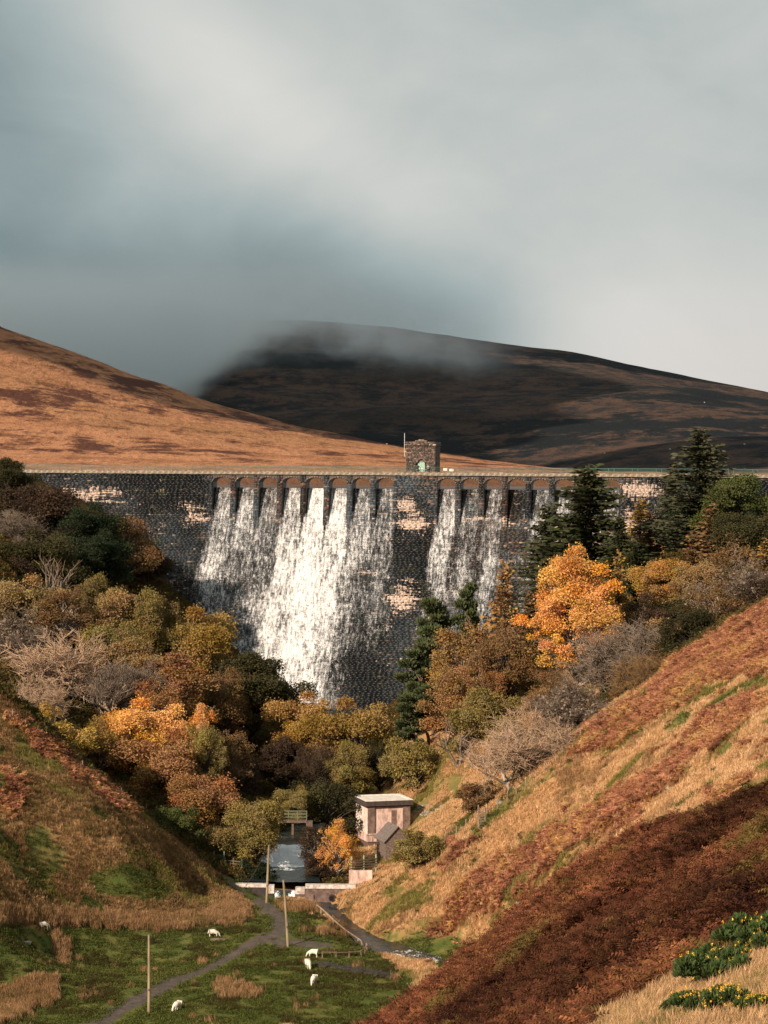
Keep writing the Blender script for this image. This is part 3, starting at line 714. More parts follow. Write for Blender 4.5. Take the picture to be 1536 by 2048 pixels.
MDOOR = mat_plain('green_door_paint', (.34, .52, .40), (.28, .44, .34), 3, .55); MLUN = mat_plain('fanlight', (.22, .23, .22), (.15, .16, .16), 3, .3)
mb = MB(); mb.box((ds0+dw/2, .40, 1.08), (dw, .06, 2.15)); door = part('door', mb, MDOOR, tower)
mb = MB(); mb.box((ds0+dw/2, .355, .95), (.9, .03, .28)); part('notice', mb, mat_plain('white_notice', (.7, .68, .62)), door)
for k in range(1, 4): link('plank_batten', MB().box((ds0+dw*k/4, .36, 1.08), (.03, .03, 2.1)).mesh('plank_batten', MDOOR), door)
mb = MB(); mb.prism([(ds0, 2.16)]+[(ds0+dw/2-math.cos(a)*dw/2, 2.16+math.sin(a)*.68) for a in np.linspace(0, math.pi, 12)][1:-1]+[(ds0+dw, 2.16)], .36, .42); part('fanlight', mb, MLUN, tower)
vv = MB()
for k in range(9):
    t0, t1 = math.pi*(1-k/9)-.03, math.pi*(1-(k+1)/9)+.03
    vv.prism([(ds0+dw/2+math.cos(a)*r, 2.16+math.sin(a)*r*.97) for a, r in ((t0, dw/2), (t1, dw/2), (t1, dw/2+.3), (t0, dw/2+.3))], -.09, .3)
part('arch_ring', vv, mat_plain('ring_stone', (.12, .085, .07), (.2, .14, .11), 4), tower)
# mast fixed to the tower's side
mast = thing('mast', 'thin white antenna mast fixed to the left side of the stone tower', 'antenna', DM @ Vector((s_of(806.3), TY+.4, 0)), -TH)
MWHT = mat_plain('pale_metal', (.6, .58, .55), (.45, .43, .42), 5, .5)
mb = MB(); mb.tube([(0, 0, 1.75), (0, 0, 6.45)], .065, 6); part('pole', mb, MWHT, mast)
for z in (1.8, 2.75): part('bracket', MB().box((.3, 0, z), (.6, .08, .08)), MWHT, mast)
# notices on the railing
for i, (px, wd, lab) in enumerate(((890, .8, 'white rectangular notice on the railing just right of the stone tower'), (902.5, .85, 'white notice with yellow corner on the railing right of the tower'))):
    sg = thing('notice_board', lab, 'sign', DM @ Vector((s_of(px), .32, -.95-.12*i)), -TH)
    part('board', MB().box((0, 0, .15), (wd, .03, .5)), mat_plain('sign_white', (.75, .75, .72)), sg)
    if i: part('yellow_panel', MB().box((.2, -.03, .22), (.3, .02, .26)), mat_plain('sign_yellow', (.75, .6, .12)), sg)

# ------------------------------------------------------------------ trees
def leaves(C, size, dirs=None, asp=1.0, var=None):
    n = len(C); C = np.asarray(C); size = np.broadcast_to(size, n)[:, None]
    a = RNG.normal(size=(n, 3)) if dirs is None else np.asarray(dirs, float)
    a /= np.linalg.norm(a, axis=1)[:, None]+1e-9
    b = np.cross(a, RNG.normal(size=(n, 3))); b /= np.linalg.norm(b, axis=1)[:, None]+1e-9
    a = a*size*.5*asp; b = b*size*.5
    V = np.stack([C-a-b*.6, C-a*.2+b, C+a+b*.2, C+a*.3-b], 1).reshape(-1, 3)
    Fq = np.arange(4*n).reshape(n, 4)
    if var is None: var = RNG.random((n, 3))
    return V, Fq, np.repeat(var, 4, axis=0)
MBARK = mat_plain('bark', (.10, .075, .055), (.05, .038, .03), 5, .9, .5, stretch=(1, 1, .3))
MBARKP = mat_plain('pale_bark', (.42, .34, .27), (.20, .16, .13), 4, .85, .4, stretch=(1, 1, .4))
MLEAF = mat_foliage('leaves', .28, .40, .6); MNEED = mat_foliage('needles', .12, .35, .4); MTWIG = mat_foliage('twigs', 0, .3, .2)
def limb_pts(a, b, sag=.0, k=4):
    a, b = Vector(a), Vector(b); j = (b-a).length*.08
    return [a.lerp(b, i/k)+Vector((random.uniform(-j, j), random.uniform(-j, j), random.uniform(-j, j)+sag*math.sin(math.pi*i/k))) if 0 < i < k else a.lerp(b, i/k) for i in range(k+1)]
def broadleaf(seed, H=10, W=8, nl=60, n=36000, base=.06, ls=.155, rl=(.8, 1.6), flat=1.0, open_=0.0, conic=0, bark=MBARK):
    global RNG; RNG = np.random.default_rng(seed); random.seed(seed)
    cen = []; zc = H*(base+(1-base)*.48); rz_ = H*(1-base)*.5
    while len(cen) < nl:
        d = RNG.normal(size=3); d /= np.linalg.norm(d)
        if d[2] < -.75: continue
        r = RNG.uniform(.45, .92)
        wsh = W/2*(1-conic*max(0, d[2]*r)) * (1+.25*math.sin(3*math.atan2(d[1], d[0])+seed))
        cen.append((d[0]*r*wsh, d[1]*r*wsh, zc+d[2]*r*rz_))
    cen = np.array(cen); lr = rl[0]*.7+(rl[1]*1.1-rl[0]*.7)*RNG.random(nl)**1.4
    pick = RNG.choice(nl, n, p=lr**2/np.sum(lr**2)); dd = RNG.normal(size=(n, 3)); dd /= np.linalg.norm(dd, axis=1)[:, None]
    dd[:, 2] = np.where(dd[:, 2] < -.6, -dd[:, 2], dd[:, 2])
    rr = lr[pick]*(1-open_*.3)*(RNG.random(n)**.38)*np.where(RNG.random(n) < .14, RNG.uniform(1.05, 1.45, n), RNG.uniform(.78, 1.1, n))
    C = cen[pick]+dd*rr[:, None]*np.array([1.0, 1.0, .98*flat])
    lv = RNG.random((nl, 3)); var = np.clip(.5*lv[pick]+.5*RNG.random((n, 3)), 0, 1)
    V, Fq, va = leaves(C, RNG.uniform(.6, 1.25, n)*ls, var=var)
    cm = mesh_np('crown', V, Fq, MLEAF, {'var': va})
    mb = MB(); top = H*.8; tp = limb_pts((0, 0, -.5), (random.uniform(-.4, .4), random.uniform(-.4, .4), top), k=6); rt = .02*H+.06
    mb.tube(tp, [rt*(1-.85*i/6) for i in range(7)], 7)
    for i in range(nl):
        h = cen[i][2]; zz = max(.1*H, min(h*.55, top*.9)); k = zz/top*6; j = min(5, int(k)); st = tp[j].lerp(tp[j+1], k-j)
        mb.tube(limb_pts(st, cen[i], .2), [rt*.38, rt*.28, rt*.18, rt*.12, .015], 4, cap=False)
    return cm, mb.mesh('trunk', bark, smooth=True), H, W
def bare(seed, H=9, W=8, lev=(7, 6, 6, 6), spread=.8, tw=.03, bark=MBARK, upright=0, leafy=0, single=False):
    global RNG; RNG = np.random.default_rng(seed); random.seed(seed)
    segs_ = []; tips = []
    def grow(p, d, L, r, lv):
        k = 3; pts = [p]
        for i in range(k):
            d = (d+Vector([random.gauss(0, .16) for _ in range(3)])+Vector((0, 0, .10+upright*.1))).normalized(); p = p+d*L/k; pts.append(p)
        segs_.append((pts, r, lv))
        if lv >= len(lev): tips.append(p); return
        for c in range(lev[lv]):
            f = random.uniform(.3, 1.0); q = pts[min(2, int(f*3))].lerp(pts[min(3, int(f*3)+1)], (f*3) % 1)
            side = Vector([random.gauss(0, 1) for _ in range(3)]); side.z = abs(side.z)*.35 if lv < 2 else side.z*.6; side = (side-d*side.dot(d)).normalized()
            nd = (d*(1-spread*.55)+side*spread).normalized()
            grow(q, nd, L*random.uniform(.52, .74), r*.50, lv+1)
    n0 = 1 if single else 3
    for i in range(n0):
        a = i*2.1+seed; grow(Vector((math.cos(a)*.1, math.sin(a)*.1, -.4)), Vector((math.cos(a)*.3*(n0 > 1), math.sin(a)*.3*(n0 > 1), 1)).normalized(), H*.40, .022*H, 0)
    big = MB(); fine = MB()
    for pts, r, lv in segs_:
        rr = [max(r*(1-.5*i/3), tw*.55) for i in range(4)]
        if lv <= 1: big.tube(pts, rr, 5, cap=False)
        elif lv == 2: big.tube(pts[::1], rr, 3, cap=False)
        else: fine.tube([pts[0], pts[3]], [tw*.6, tw*.25], 3, cap=False)
    V = np.array(fine.v); Fq = np.array(fine.f)
    zt = max(v[2] for v in fine.v); xs = np.percentile(np.abs(V[:, :2]), 97)*2
    nt = len(V)//6
    va = np.repeat(RNG.random((nt, 3)), 6, axis=0)
    mats = MTWIG
    if leafy:
        T = np.array([tuple(q) for q in tips]); m_ = int(len(T)*leafy); T = T[RNG.choice(len(T), m_)]+RNG.normal(size=(m_, 3))*.12
        v2, f2, a2 = leaves(T, .2*RNG.uniform(.7, 1.3, m_)); Fq = np.vstack([Fq, f2+len(V)]); V = np.vstack([V, v2]); va = np.vstack([va, a2])
    cm = mesh_np('crown', V, Fq, MTWIG if not leafy else MLEAF, {'var': va})
    return cm, big.mesh('trunk', bark, smooth=True), zt, xs
def spruce(seed, H=14, W=7, step=.30, nb=10, ls=.42, dens_=1.0, up=-.25, power=.85, base=.04, sz=(1.7, .55), mat=None, gap=0):
    global RNG; RNG = np.random.default_rng(seed); random.seed(seed)
    C = []; Dv = []; mb = MB(); mb.tube([(0, 0, -.5), (.1, 0, H*.5), (0, 0, H)], [.02*H, .011*H, .02], 6)
    z = H*base; VR = []
    while z < H*.985:
        t_ = z/H; R = W/2*(1-t_)**power*(1 if t_ > .12 else .8+t_*1.6)
        for b in range(nb if R > .6 else 6):
            if random.random() < gap: continue
            a = random.uniform(0, 6.283); r = R*(random.uniform(.5, 1.1)+.16*math.sin(a*2+z*.9+seed)+.12*math.sin(z*2.3+seed)); zz = z+random.uniform(-.5, .45); lb = random.random()
            m_ = max(2, int(r*6.2*dens_))
            if b % 3 == 0: mb.tube([(0, 0, zz), (math.cos(a)*r, math.sin(a)*r, zz+up*r*.6)], [.035, .012], 3, cap=False)
            for k in range(m_):
                f = (k+.6)/m_; q = r*f; wd = .42*(1-f*.6)
                s_ = random.uniform(-wd, wd)
                x = math.cos(a)*q-math.sin(a)*s_; y = math.sin(a)*q+math.cos(a)*s_
                C.append((x, y, zz+up*q*f+random.uniform(-.12, .05)+.25*f*f*(up < 0)))
                Dv.append((math.cos(a+s_*1.2), math.sin(a+s_*1.2), up*.9+random.uniform(-.25, .25))); VR.append((lb, lb*.5+.5*random.random(), random.random()))
        z += step*random.uniform(.8, 1.2)
    n = len(C); V, Fq, va = leaves(np.array(C), RNG.uniform(.75, 1.2, n)*ls, np.array(Dv), sz[0], var=np.array(VR))
    return mesh_np('crown', V, Fq, mat or MNEED, {'var': va}), mb.mesh('trunk', MBARK, smooth=True), H, W
def pine(seed, H=12, W=6, nl=16, n=6000):
    global RNG; RNG = np.random.default_rng(seed); random.seed(seed)
    cen = []; mb = MB(); tp = limb_pts((0, 0, -.5), (random.uniform(-.5, .5), 0, H*.93), k=6); mb.tube(tp, [.26, .22, .2, .17, .13, .09, .04], 7)
    for i in range(nl):
        z = H*(.42+.55*i/nl)+random.uniform(-.3, .3); a = i*2.4+random.uniform(-.5, .5); r = W/2*(1-max(0, (z/H-.5))*1.3)*random.uniform(.35, .85)
        c = (math.cos(a)*r, math.sin(a)*r, z+.4); cen.append(c); k = min(5.9, z*.86/(H*.93)*6); st = tp[int(k)].lerp(tp[int(k)+1], k % 1)
        mb.tube(limb_pts(st, c, .1), [.09, .07, .05, .04, .02], 4, cap=False)
    cen.append((tp[-1].x, tp[-1].y, H*.93)); cen = np.array(cen); nl = len(cen); lr = RNG.uniform(.7, 1.25, nl)*W/6
    pick = RNG.integers(0, nl, n); dd = RNG.normal(size=(n, 3)); dd /= np.linalg.norm(dd, axis=1)[:, None]
    C = cen[pick]+dd*(lr[pick]*RNG.random(n)**.4)[:, None]*np.array([1.25, 1.25, .48]); lv = RNG.random((nl, 3))
    V, Fq, va = leaves(C, RNG.uniform(.7, 1.2, n)*.26, dd+np.array([0, 0, .6]), 1.6, var=.5*lv[pick]+.5*RNG.random((n, 3)))
    return mesh_np('crown', V, Fq, MNEED, {'var': va}), mb.mesh('trunk', mat_plain('pine_bark', (.26, .15, .10), (.12, .08, .06), 4, .9), smooth=True), H, W

MDEAD = mat_plain('dead_wood', (.22, .17, .13), (.10, .075, .06), 4, .85)
PROTO = {
 'oak': [broadleaf(11), broadleaf(12, nl=90, rl=(.5, 1.2)), broadleaf(13, nl=50, rl=(.9, 1.7)), broadleaf(14, H=10, W=8, nl=75, n=20000, open_=.6)],
 'thin': [broadleaf(21, nl=80, n=12000, rl=(.5, 1.2), ls=.16, bark=MBARKP), broadleaf(22, nl=80, n=13000, rl=(.6, 1.3), ls=.16), broadleaf(23, H=11, W=6.5, nl=80, n=11000, rl=(.5, 1.1), ls=.16, bark=MBARKP)],
 'birch': [broadleaf(31, H=14, W=9, nl=190, n=80000, base=.02, rl=(.45, 1.15), ls=.135, conic=.55, flat=.9, bark=MBARKP), broadleaf(32, H=11, W=6, nl=80, n=15000, base=.08, rl=(.4, 1.0), ls=.16, conic=.35, bark=MBARKP)],
 'shrub': [broadleaf(41, H=5, W=7, nl=60, n=17000, base=0, rl=(.5, 1.0), ls=.15), broadleaf(42, H=5, W=6, nl=50, n=12000, base=0, rl=(.4, .9), ls=.15)],
 'bare': [bare(51), bare(52, lev=(8, 7, 6, 5), tw=.032), bare(53, spread=.9, lev=(7, 7, 6, 5)), bare(54, leafy=.45, lev=(7, 6, 6, 6))],
 'pbare': [bare(61, bark=MBARKP), bare(62, bark=MBARKP, spread=.7, lev=(8, 6, 6, 5), leafy=.3), bare(63, bark=MBARKP, upright=1, spread=.55, H=9)],
 'dead': [bare(71, H=10, lev=(4, 3, 2), bark=MDEAD, spread=.6, tw=.04)],
 'spruce': [spruce(81, step=.24, nb=13, power=.62, gap=.2, up=-.12, ls=.27), spruce(82, H=14, W=7, ls=.26, step=.24, nb=13, gap=.28, power=.68, up=.05), spruce(83, H=14, W=7.5, power=.55, step=.24, nb=13, gap=.25, up=-.05, ls=.27)],
 'larch': [spruce(91, H=14, W=6, nb=9, ls=.30, dens_=1.1, up=.05, power=.75, sz=(1.2, .5), gap=.15, step=.25), spruce(92, H=14, W=6, nb=8, ls=.30, dens_=1.0, up=-.02, power=.7, sz=(1.2, .5), gap=.25, step=.24)],
 'pine': [pine(101), pine(102, H=12, W=5.5, nl=20)],
}
NAMEOF = {'oak': ('oak_tree', 'tree'), 'thin': ('broadleaf_tree', 'tree'), 'birch': ('birch_tree', 'tree'), 'shrub': ('shrub', 'shrub'), 'bare': ('bare_tree', 'tree'), 'pbare': ('bare_tree', 'tree'),
          'dead': ('dead_tree', 'tree'), 'spruce': ('spruce_tree', 'tree'), 'larch': ('larch_tree', 'tree'), 'pine': ('pine_tree', 'tree')}
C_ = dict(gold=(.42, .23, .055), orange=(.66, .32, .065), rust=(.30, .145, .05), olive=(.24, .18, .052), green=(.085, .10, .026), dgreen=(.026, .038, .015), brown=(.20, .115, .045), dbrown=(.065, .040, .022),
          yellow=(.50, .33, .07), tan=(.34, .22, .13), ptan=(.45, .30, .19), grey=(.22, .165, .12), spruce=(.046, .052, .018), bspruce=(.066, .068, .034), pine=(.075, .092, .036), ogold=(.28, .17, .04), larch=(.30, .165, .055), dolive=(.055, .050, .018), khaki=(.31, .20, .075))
TR = """
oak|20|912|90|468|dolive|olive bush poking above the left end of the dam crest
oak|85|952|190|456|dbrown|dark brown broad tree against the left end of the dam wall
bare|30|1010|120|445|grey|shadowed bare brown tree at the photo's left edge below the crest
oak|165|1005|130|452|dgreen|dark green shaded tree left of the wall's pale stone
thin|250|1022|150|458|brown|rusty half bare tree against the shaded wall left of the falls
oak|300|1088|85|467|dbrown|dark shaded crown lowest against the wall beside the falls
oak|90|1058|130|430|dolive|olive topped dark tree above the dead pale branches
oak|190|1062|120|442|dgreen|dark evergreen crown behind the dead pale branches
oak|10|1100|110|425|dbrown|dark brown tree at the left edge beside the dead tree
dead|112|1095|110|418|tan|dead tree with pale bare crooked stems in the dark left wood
oak|40|1150|170|405|khaki|tan olive crown under the dark wood at the left edge
oak|195|1143|100|417|olive|sunlit olive green pointed crown right of the dead stems
oak|225|1172|150|408|khaki|orange tinged round crown just below the pointed olive one
oak|295|1172|120|407|olive|round olive crown touching the dark wall left of the falls
thin|130|1165|140|402|brown|thin brown olive crown left of the pointed olive tree
oak|392|1212|180|410|ogold|golden brown round tree overlapping the left foot of the falls
oak|215|1235|150|396|olive|green olive crown in the middle of the left wood
oak|275|1268|150|390|khaki|olive dome below the orange tinged crown in the left wood
pbare|118|1250|190|378|ptan|large pale bare tree with spreading twigs in the left wood
bare|22|1205|150|384|grey|grey brown twiggy tree at the left edge beside the pale one
pbare|55|1345|130|362|ptan|pinkish bare thicket tree low at the left edge
birch|352|1290|170|386|rust|orange leaved birch below the golden round tree
pbare|240|1312|150|376|grey|upright grey bare stems left of the orange birch
thin|312|1345|140|372|rust|thin rust brown crown under the orange birch
thin|440|1335|120|392|brown|olive brown crown between orange birch and dark green tree
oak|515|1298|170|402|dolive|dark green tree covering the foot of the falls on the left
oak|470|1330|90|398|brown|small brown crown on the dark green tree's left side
birch|95|1395|62|346|yellow|small yellow tree on the left bank above the fence
birch|48|1402|50|344|olive|small yellow green sapling at the far left of the bank
shrub|130|1446|150|344|yellow|golden yellow shrub at the top of the left grassy slope
thin|200|1425|130|350|ogold|yellow olive thin tree right of the golden shrub
oak|290|1398|180|355|orange|big golden orange tree in the centre of the left wood
oak|330|1462|200|348|rust|dark orange brown crown under the big golden orange tree
birch|402|1395|70|365|orange|small bright orange tree beside the dark gap
oak|415|1436|90|350|olive|small green tan tree between rust crowns
thin|462|1450|100|356|brown|brown thin tree at the edge of the dark stream gap
oak|410|1535|170|338|rust|dark rust tree hanging over the left stream bank
shrub|350|1612|110|322|green|grey green shrub below the rust trees by the slope foot
oak|502|1588|140|b1738|olive|sunlit yellow green round tree standing left of the stream
oak|605|1386|150|396|gold|golden round tree below the falls left of its twin
oak|716|1398|180|386|ogold|olive golden dome tree in the middle below the dam
oak|655|1545|150|352|dolive|dark olive spreading tree above the footbridge
oak|592|1572|80|348|olive|small olive green bush tree left above the footbridge
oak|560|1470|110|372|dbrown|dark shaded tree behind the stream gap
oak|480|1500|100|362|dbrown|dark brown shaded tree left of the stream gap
thin|676|1632|92|b1764|orange|orange birch with thin pale stems between weir and building
shrub|830|1660|115|b1736|olive|round green bush in front of the small stone shed
pine|868|1203|120|402|pine|pine with layered dark green crown right of the bare wall
pine|936|1172|70|420|pine|small dark pine top standing against the thin right falls
pine|838|1292|110|396|pine|pine leaning over the foot of the dam on the right
pine|858|1372|110|384|pine|pine with long bare reddish trunk above the bank
pine|815|1388|80|378|pine|low dark pine at the edge of the olive golden dome
thin|925|1226|160|386|larch|orange brown tree right of the layered pines
larch|1008|1118|130|402|larch|brown larch spire against the thin right falls
larch|1060|1180|120|404|brown|brown larch between the spire and the bright orange birch
thin|1015|1236|140|380|brown|olive brown open tree below the brown larch spire
oak|905|1318|140|372|larch|rust golden dense crown above the crooked bare tree
oak|975|1372|170|356|olive|bright olive green crown in the middle of the right bank
shrub|832|1478|140|b1585|olive|broad yellow green bush on the bank above the building
dead|920|1415|90|b1530|dbrown|dark crooked bare tree leaning left on the right bank
pbare|1036|1408|190|b1566|ptan|rounded pinkish bare tree above the ladder stile
bare|1150|1342|150|b1462|grey|dark grey bare tree with fan of branches by the fence
shrub|965|1562|120|311|brown|low brown scrub right of the building roof
spruce|1178|928|265|418|spruce|broad dark spruce rising over the crest above the orange birch
spruce|1098|1005|160|430|bspruce|lighter green spruce left of the broad dark one
spruce|1240|1030|110|412|spruce|narrow dark spruce on the right side of the broad one
spruce|1400|853|205|424|bspruce|tallest spruce standing high over the crest on the right
spruce|1345|930|100|432|bspruce|dark spruce half hidden left of the tallest one
oak|1478|942|200|420|green|broad green tree at the right end of the crest
larch|1282|995|110|436|ogold|yellow green larch before the pale stones of the right wall
larch|1300|1020|90|430|larch|orange brown larch beside the yellow green one
larch|1425|1005|170|404|brown|olive brown larch below the broad green tree
birch|1156|1080|215|366|orange|big bright orange birch in front of the dark spruces
larch|1238|1098|90|376|ogold|olive yellow larch touching the orange birch on its right
oak|1332|1108|130|386|gold|golden orange tree right of the dark spruce gap
larch|1388|1060|150|396|brown|brown larch above the golden orange tree
bare|1495|1105|170|370|grey|greyish brown twiggy tree at the right edge above the bracken
thin|1436|1155|150|360|brown|thin brown tree between the golden and the grey twiggy ones
bare|1243|1228|180|350|grey|twiggy grey tree with few leaves right of the orange birch
thin|1342|1222|150|350|khaki|open khaki tree low on the upper bracken edge
oak|1400|1212|130|344|dolive|low olive crown at the top edge of the bracken slope
spruce|1275|1085|120|400|spruce|very dark spruce in the gap right of the orange birch
bare|1292|1296|130|337|brown|low brown twiggy tree on the fence line of the bracken slope
thin|1100|1330|110|352|brown|thin brown crown under the orange birch's left side
thin|1350|1190|130|372|dolive|dark olive crown under the golden orange tree
bare|640|1475|90|370|dbrown|dark twiggy tree under the two golden domes
larch|1480|1050|120|408|dolive|dark olive larch under the broad green tree
oak|1530|1010|110|414|dgreen|dark green crown cut by the photo's right edge
thin|1210|1150|110|384|ogold|olive gold crown behind the orange birch's right shoulder
oak|1500|1010|150|400|dolive|dark olive crown below the green tree at the right edge
thin|1470|1060|160|392|brown|brown open crown above the grey twiggy tree at the right edge
larch|1530|1075|120|385|ogold|golden olive larch cut by the right edge of the photo
oak|1400|1120|120|378|khaki|khaki crown left of the grey twiggy tree
thin|1530|1140|130|356|dbrown|dark brown thin tree at the right edge over the bracken
oak|1380|1000|110|428|dgreen|dark green crown at the foot of the tallest spruce
thin|1290|1180|110|368|dbrown|dark brown thin tree in the gap behind the twiggy grey tree
thin|636|1640|80|b1748|dbrown|dark brown thin tree leaning over the stream left of the orange birch
shrub|505|1722|90|b1762|dgreen|dark bush at the left end of the weir pool
shrub|640|1715|70|b1766|dbrown|dark brown bush at the foot of the orange birch
thin|960|1300|100|378|rust|rusty small crown among the orange brown trees
oak|700|1480|110|368|olive|olive crown under the right golden dome
shrub|760|1480|70|372|dolive|dark bush where the slope meets the golden dome
"""
def plant(kind, px, top, wpx, Y, col, label, group=None):
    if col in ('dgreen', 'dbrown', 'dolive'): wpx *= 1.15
    random.seed(px*7+top); x, y, zt = at(px, top, Y); zg = float(hz(x, Y)); cm, tm, H, Wd = random.choice(PROTO[kind]) if not (kind == 'birch' and wpx > 190) else PROTO[kind][0]
    if kind == 'pine': wpx *= .85
    h = max(zt-zg, 3.0); wd = wpx/F*Y*1.04
    nm, cat = NAMEOF[kind]
    h = max(h, wd*(.55 if kind in ('shrub',) else .95)); zg = zt-h
    r = thing(nm, label, cat, (x, Y, zg-.15), random.uniform(0, 6.28), group or ('shrubs in the valley' if cat == 'shrub' else 'trees of the wooded valley'))
    r.scale = (wd/Wd, wd/Wd, (h+.15)/H)
    tr = link('trunk', tm, r); cr = link('crown', cm, r)
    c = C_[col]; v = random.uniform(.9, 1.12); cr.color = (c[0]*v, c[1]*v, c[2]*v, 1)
    return r
for ln in TR.strip().splitlines():
    k, px, top, wpx, Y, col, lab = ln.split('|'); plant(k, int(px), int(top), int(wpx), hit(int(px), int(Y[1:]), 250)[1] if Y[0] == 'b' else int(Y), col, lab)

# ------------------------------------------------------------------ valve house, shed
FI = math.radians(17)
bx_, by_, bz_ = at(732, 1602, 345)
vh = thing('valve_house', 'flat roofed rendered valve house with dark cornice beside the stream', 'building', (bx_, by_, 0), FI)
m, t = new_mat('stained_render'); oc = t.n('ShaderNodeTexCoord').outputs['Object']
n1 = t.noise(t.scale(oc, (1, 1, .35)), 1.3, 5, .7); n2 = t.noise(oc, 5, 4, .7)
c_ = t.mix(t.ss(n1, .42, .6), (.72, .52, .44), (.42, .28, .23)); c_ = t.mix(t.ss(n2, .6, .72), c_, (.55, .45, .40)); c_ = t.mix(t.ss(n1, .62, .7), c_, (.07, .05, .045))
finish(t, c_, .9, n2, .3, .2); MREN = m
MPLAS = mat_plain('white_plaster', (.80, .70, .62), (.60, .46, .39), 1.4, .85, .2); MCORN = mat_plain('dark_cornice', (.085, .062, .055), (.045, .035, .03), 2.5, .8); MROOFT = mat_plain('pale_roof', (.76, .71, .63), (.55, .50, .44), 1.2, .9)
MDKST = mat_plain('dark_base_stone', (.085, .06, .05), (.16, .10, .08), 2.2, .9, .6)
RW, RD = 7.1, 6.4; zt = bz_
def P5(name, c, s, mat, par=vh, bev=.02, rz=0): return part(name, MB().box(c, s, rz), mat, par, bev)
rf = P5('roof', (RW/2, RD/2, zt-.20), (RW-.5, RD-.5, .16), MROOFT)
for nm, c, s in (('parapet', (RW/2, .25, zt-.06), (RW, .5, .12)), ('parapet', (RW/2, RD-.25, zt-.06), (RW, .5, .12)), ('parapet', (.25, RD/2, zt-.06), (.5, RD-1.0, .12)), ('parapet', (RW-.25, RD/2, zt-.06), (.5, RD-1.0, .12))):
    P5(nm, c, s, MROOFT, rf)
P5('cornice', (RW/2, RD/2, zt-.50), (RW+.06, RD+.06, .62), MCORN)
P5('frieze', (RW/2, RD/2, zt-.95), (RW-.42, RD-.42, .26), MCORN)
x0, x1, y0, y1 = .38, RW-.38, .38, RD-.38; wz1 = zt-1.08; wz0 = zt-4.75
P5('front_wall', ((x0+x1)/2, y0+.22, (wz0+wz1)/2), (x1-x0-.1, .3, wz1-wz0), MREN)
P5('rear_wall', ((x0+x1)/2, y1-.2, (wz0+wz1)/2), (x1-x0-.1, .3, wz1-wz0), MREN)
P5('side_wall', (x1-.2, (y0+y1)/2, (wz0+wz1)/2), (.3, y1-y0-.8, wz1-wz0), MREN)
lw = MB(); zs, ze = wz0+.95, wz1-.35          # left wall with two tall windows
ys_ = [y0+.35, y0+1.35, y0+2.15, y0+3.05, y0+3.85, y1-.35]
for a, b in ((0, 1), (2, 3), (4, 5)): lw.box((x0+.2, (ys_[a]+ys_[b])/2, (wz0+wz1)/2), (.3, ys_[b]-ys_[a], wz1-wz0))
for a, b in ((1, 2), (3, 4)):
    lw.box((x0+.2, (ys_[a]+ys_[b])/2, (wz0+zs)/2), (.3, ys_[b]-ys_[a], zs-wz0)); lw.box((x0+.2, (ys_[a]+ys_[b])/2, (ze+wz1)/2), (.3, ys_[b]-ys_[a], wz1-ze))
sw_ = part('side_wall', lw, MPLAS, vh)
MGLS = mat_plain('window_board', (.34, .30, .28), (.25, .22, .21), 2, .4)
for a in (1, 3):
    f = part('window', MB().box((x0+.27, (ys_[a]+ys_[a+1])/2, (zs+ze)/2), (.05, ys_[a+1]-ys_[a], ze-zs)), MGLS, vh)
    fr = MB(); yy = (ys_[a]+ys_[a+1])/2; fr.box((x0+.2, yy, (zs+ze)/2), (.06, .06, ze-zs)); fr.box((x0+.2, yy, zs+.9), (.06, ys_[a+1]-ys_[a], .06)); fr.box((x0+.05, yy, zs-.04), (.2, ys_[a+1]-ys_[a]+.2, .1)); part('frame', fr, MPLAS, f)
MPIL = mat_plain('pilaster_stone', (.24, .16, .13), (.12, .078, .062), 1.8, .85)
for cx_, wd in ((x0+.5, 1.1), (x1-.52, 1.1)): P5('pilaster', (cx_, y0+.03, (wz0+wz1)/2), (wd, .34, wz1-wz0), MPIL)
P5('pilaster', (x0+.02, y0+.12, (wz0+wz1)/2), (.3, .5, wz1-wz0), MPLAS); P5('pilaster', (x0+.02, y1-.2, (wz0+wz1)/2), (.3, .5, wz1-wz0), MPLAS)
P5('wall_stain_panel', (x0+3.95, y0+.05, (wz0+wz1)/2-.2), (.75, .06, wz1-wz0-.5), MPIL)
P5('string_course', (RW/2, RD/2, wz0-.12), (RW-.44, RD-.44, .28), MREN)
P5('plinth', (RW/2, RD/2, wz0-.72), (RW-.6, RD-.6, .95), MREN)
gz = min(float(hz(bx_, by_)), zt-8)-.5
P5('base_wall', (RW/2, RD/2, (wz0-1.2+gz)/2), (RW-.9, RD-.9, wz0-1.2-gz), MDKST, bev=.05)
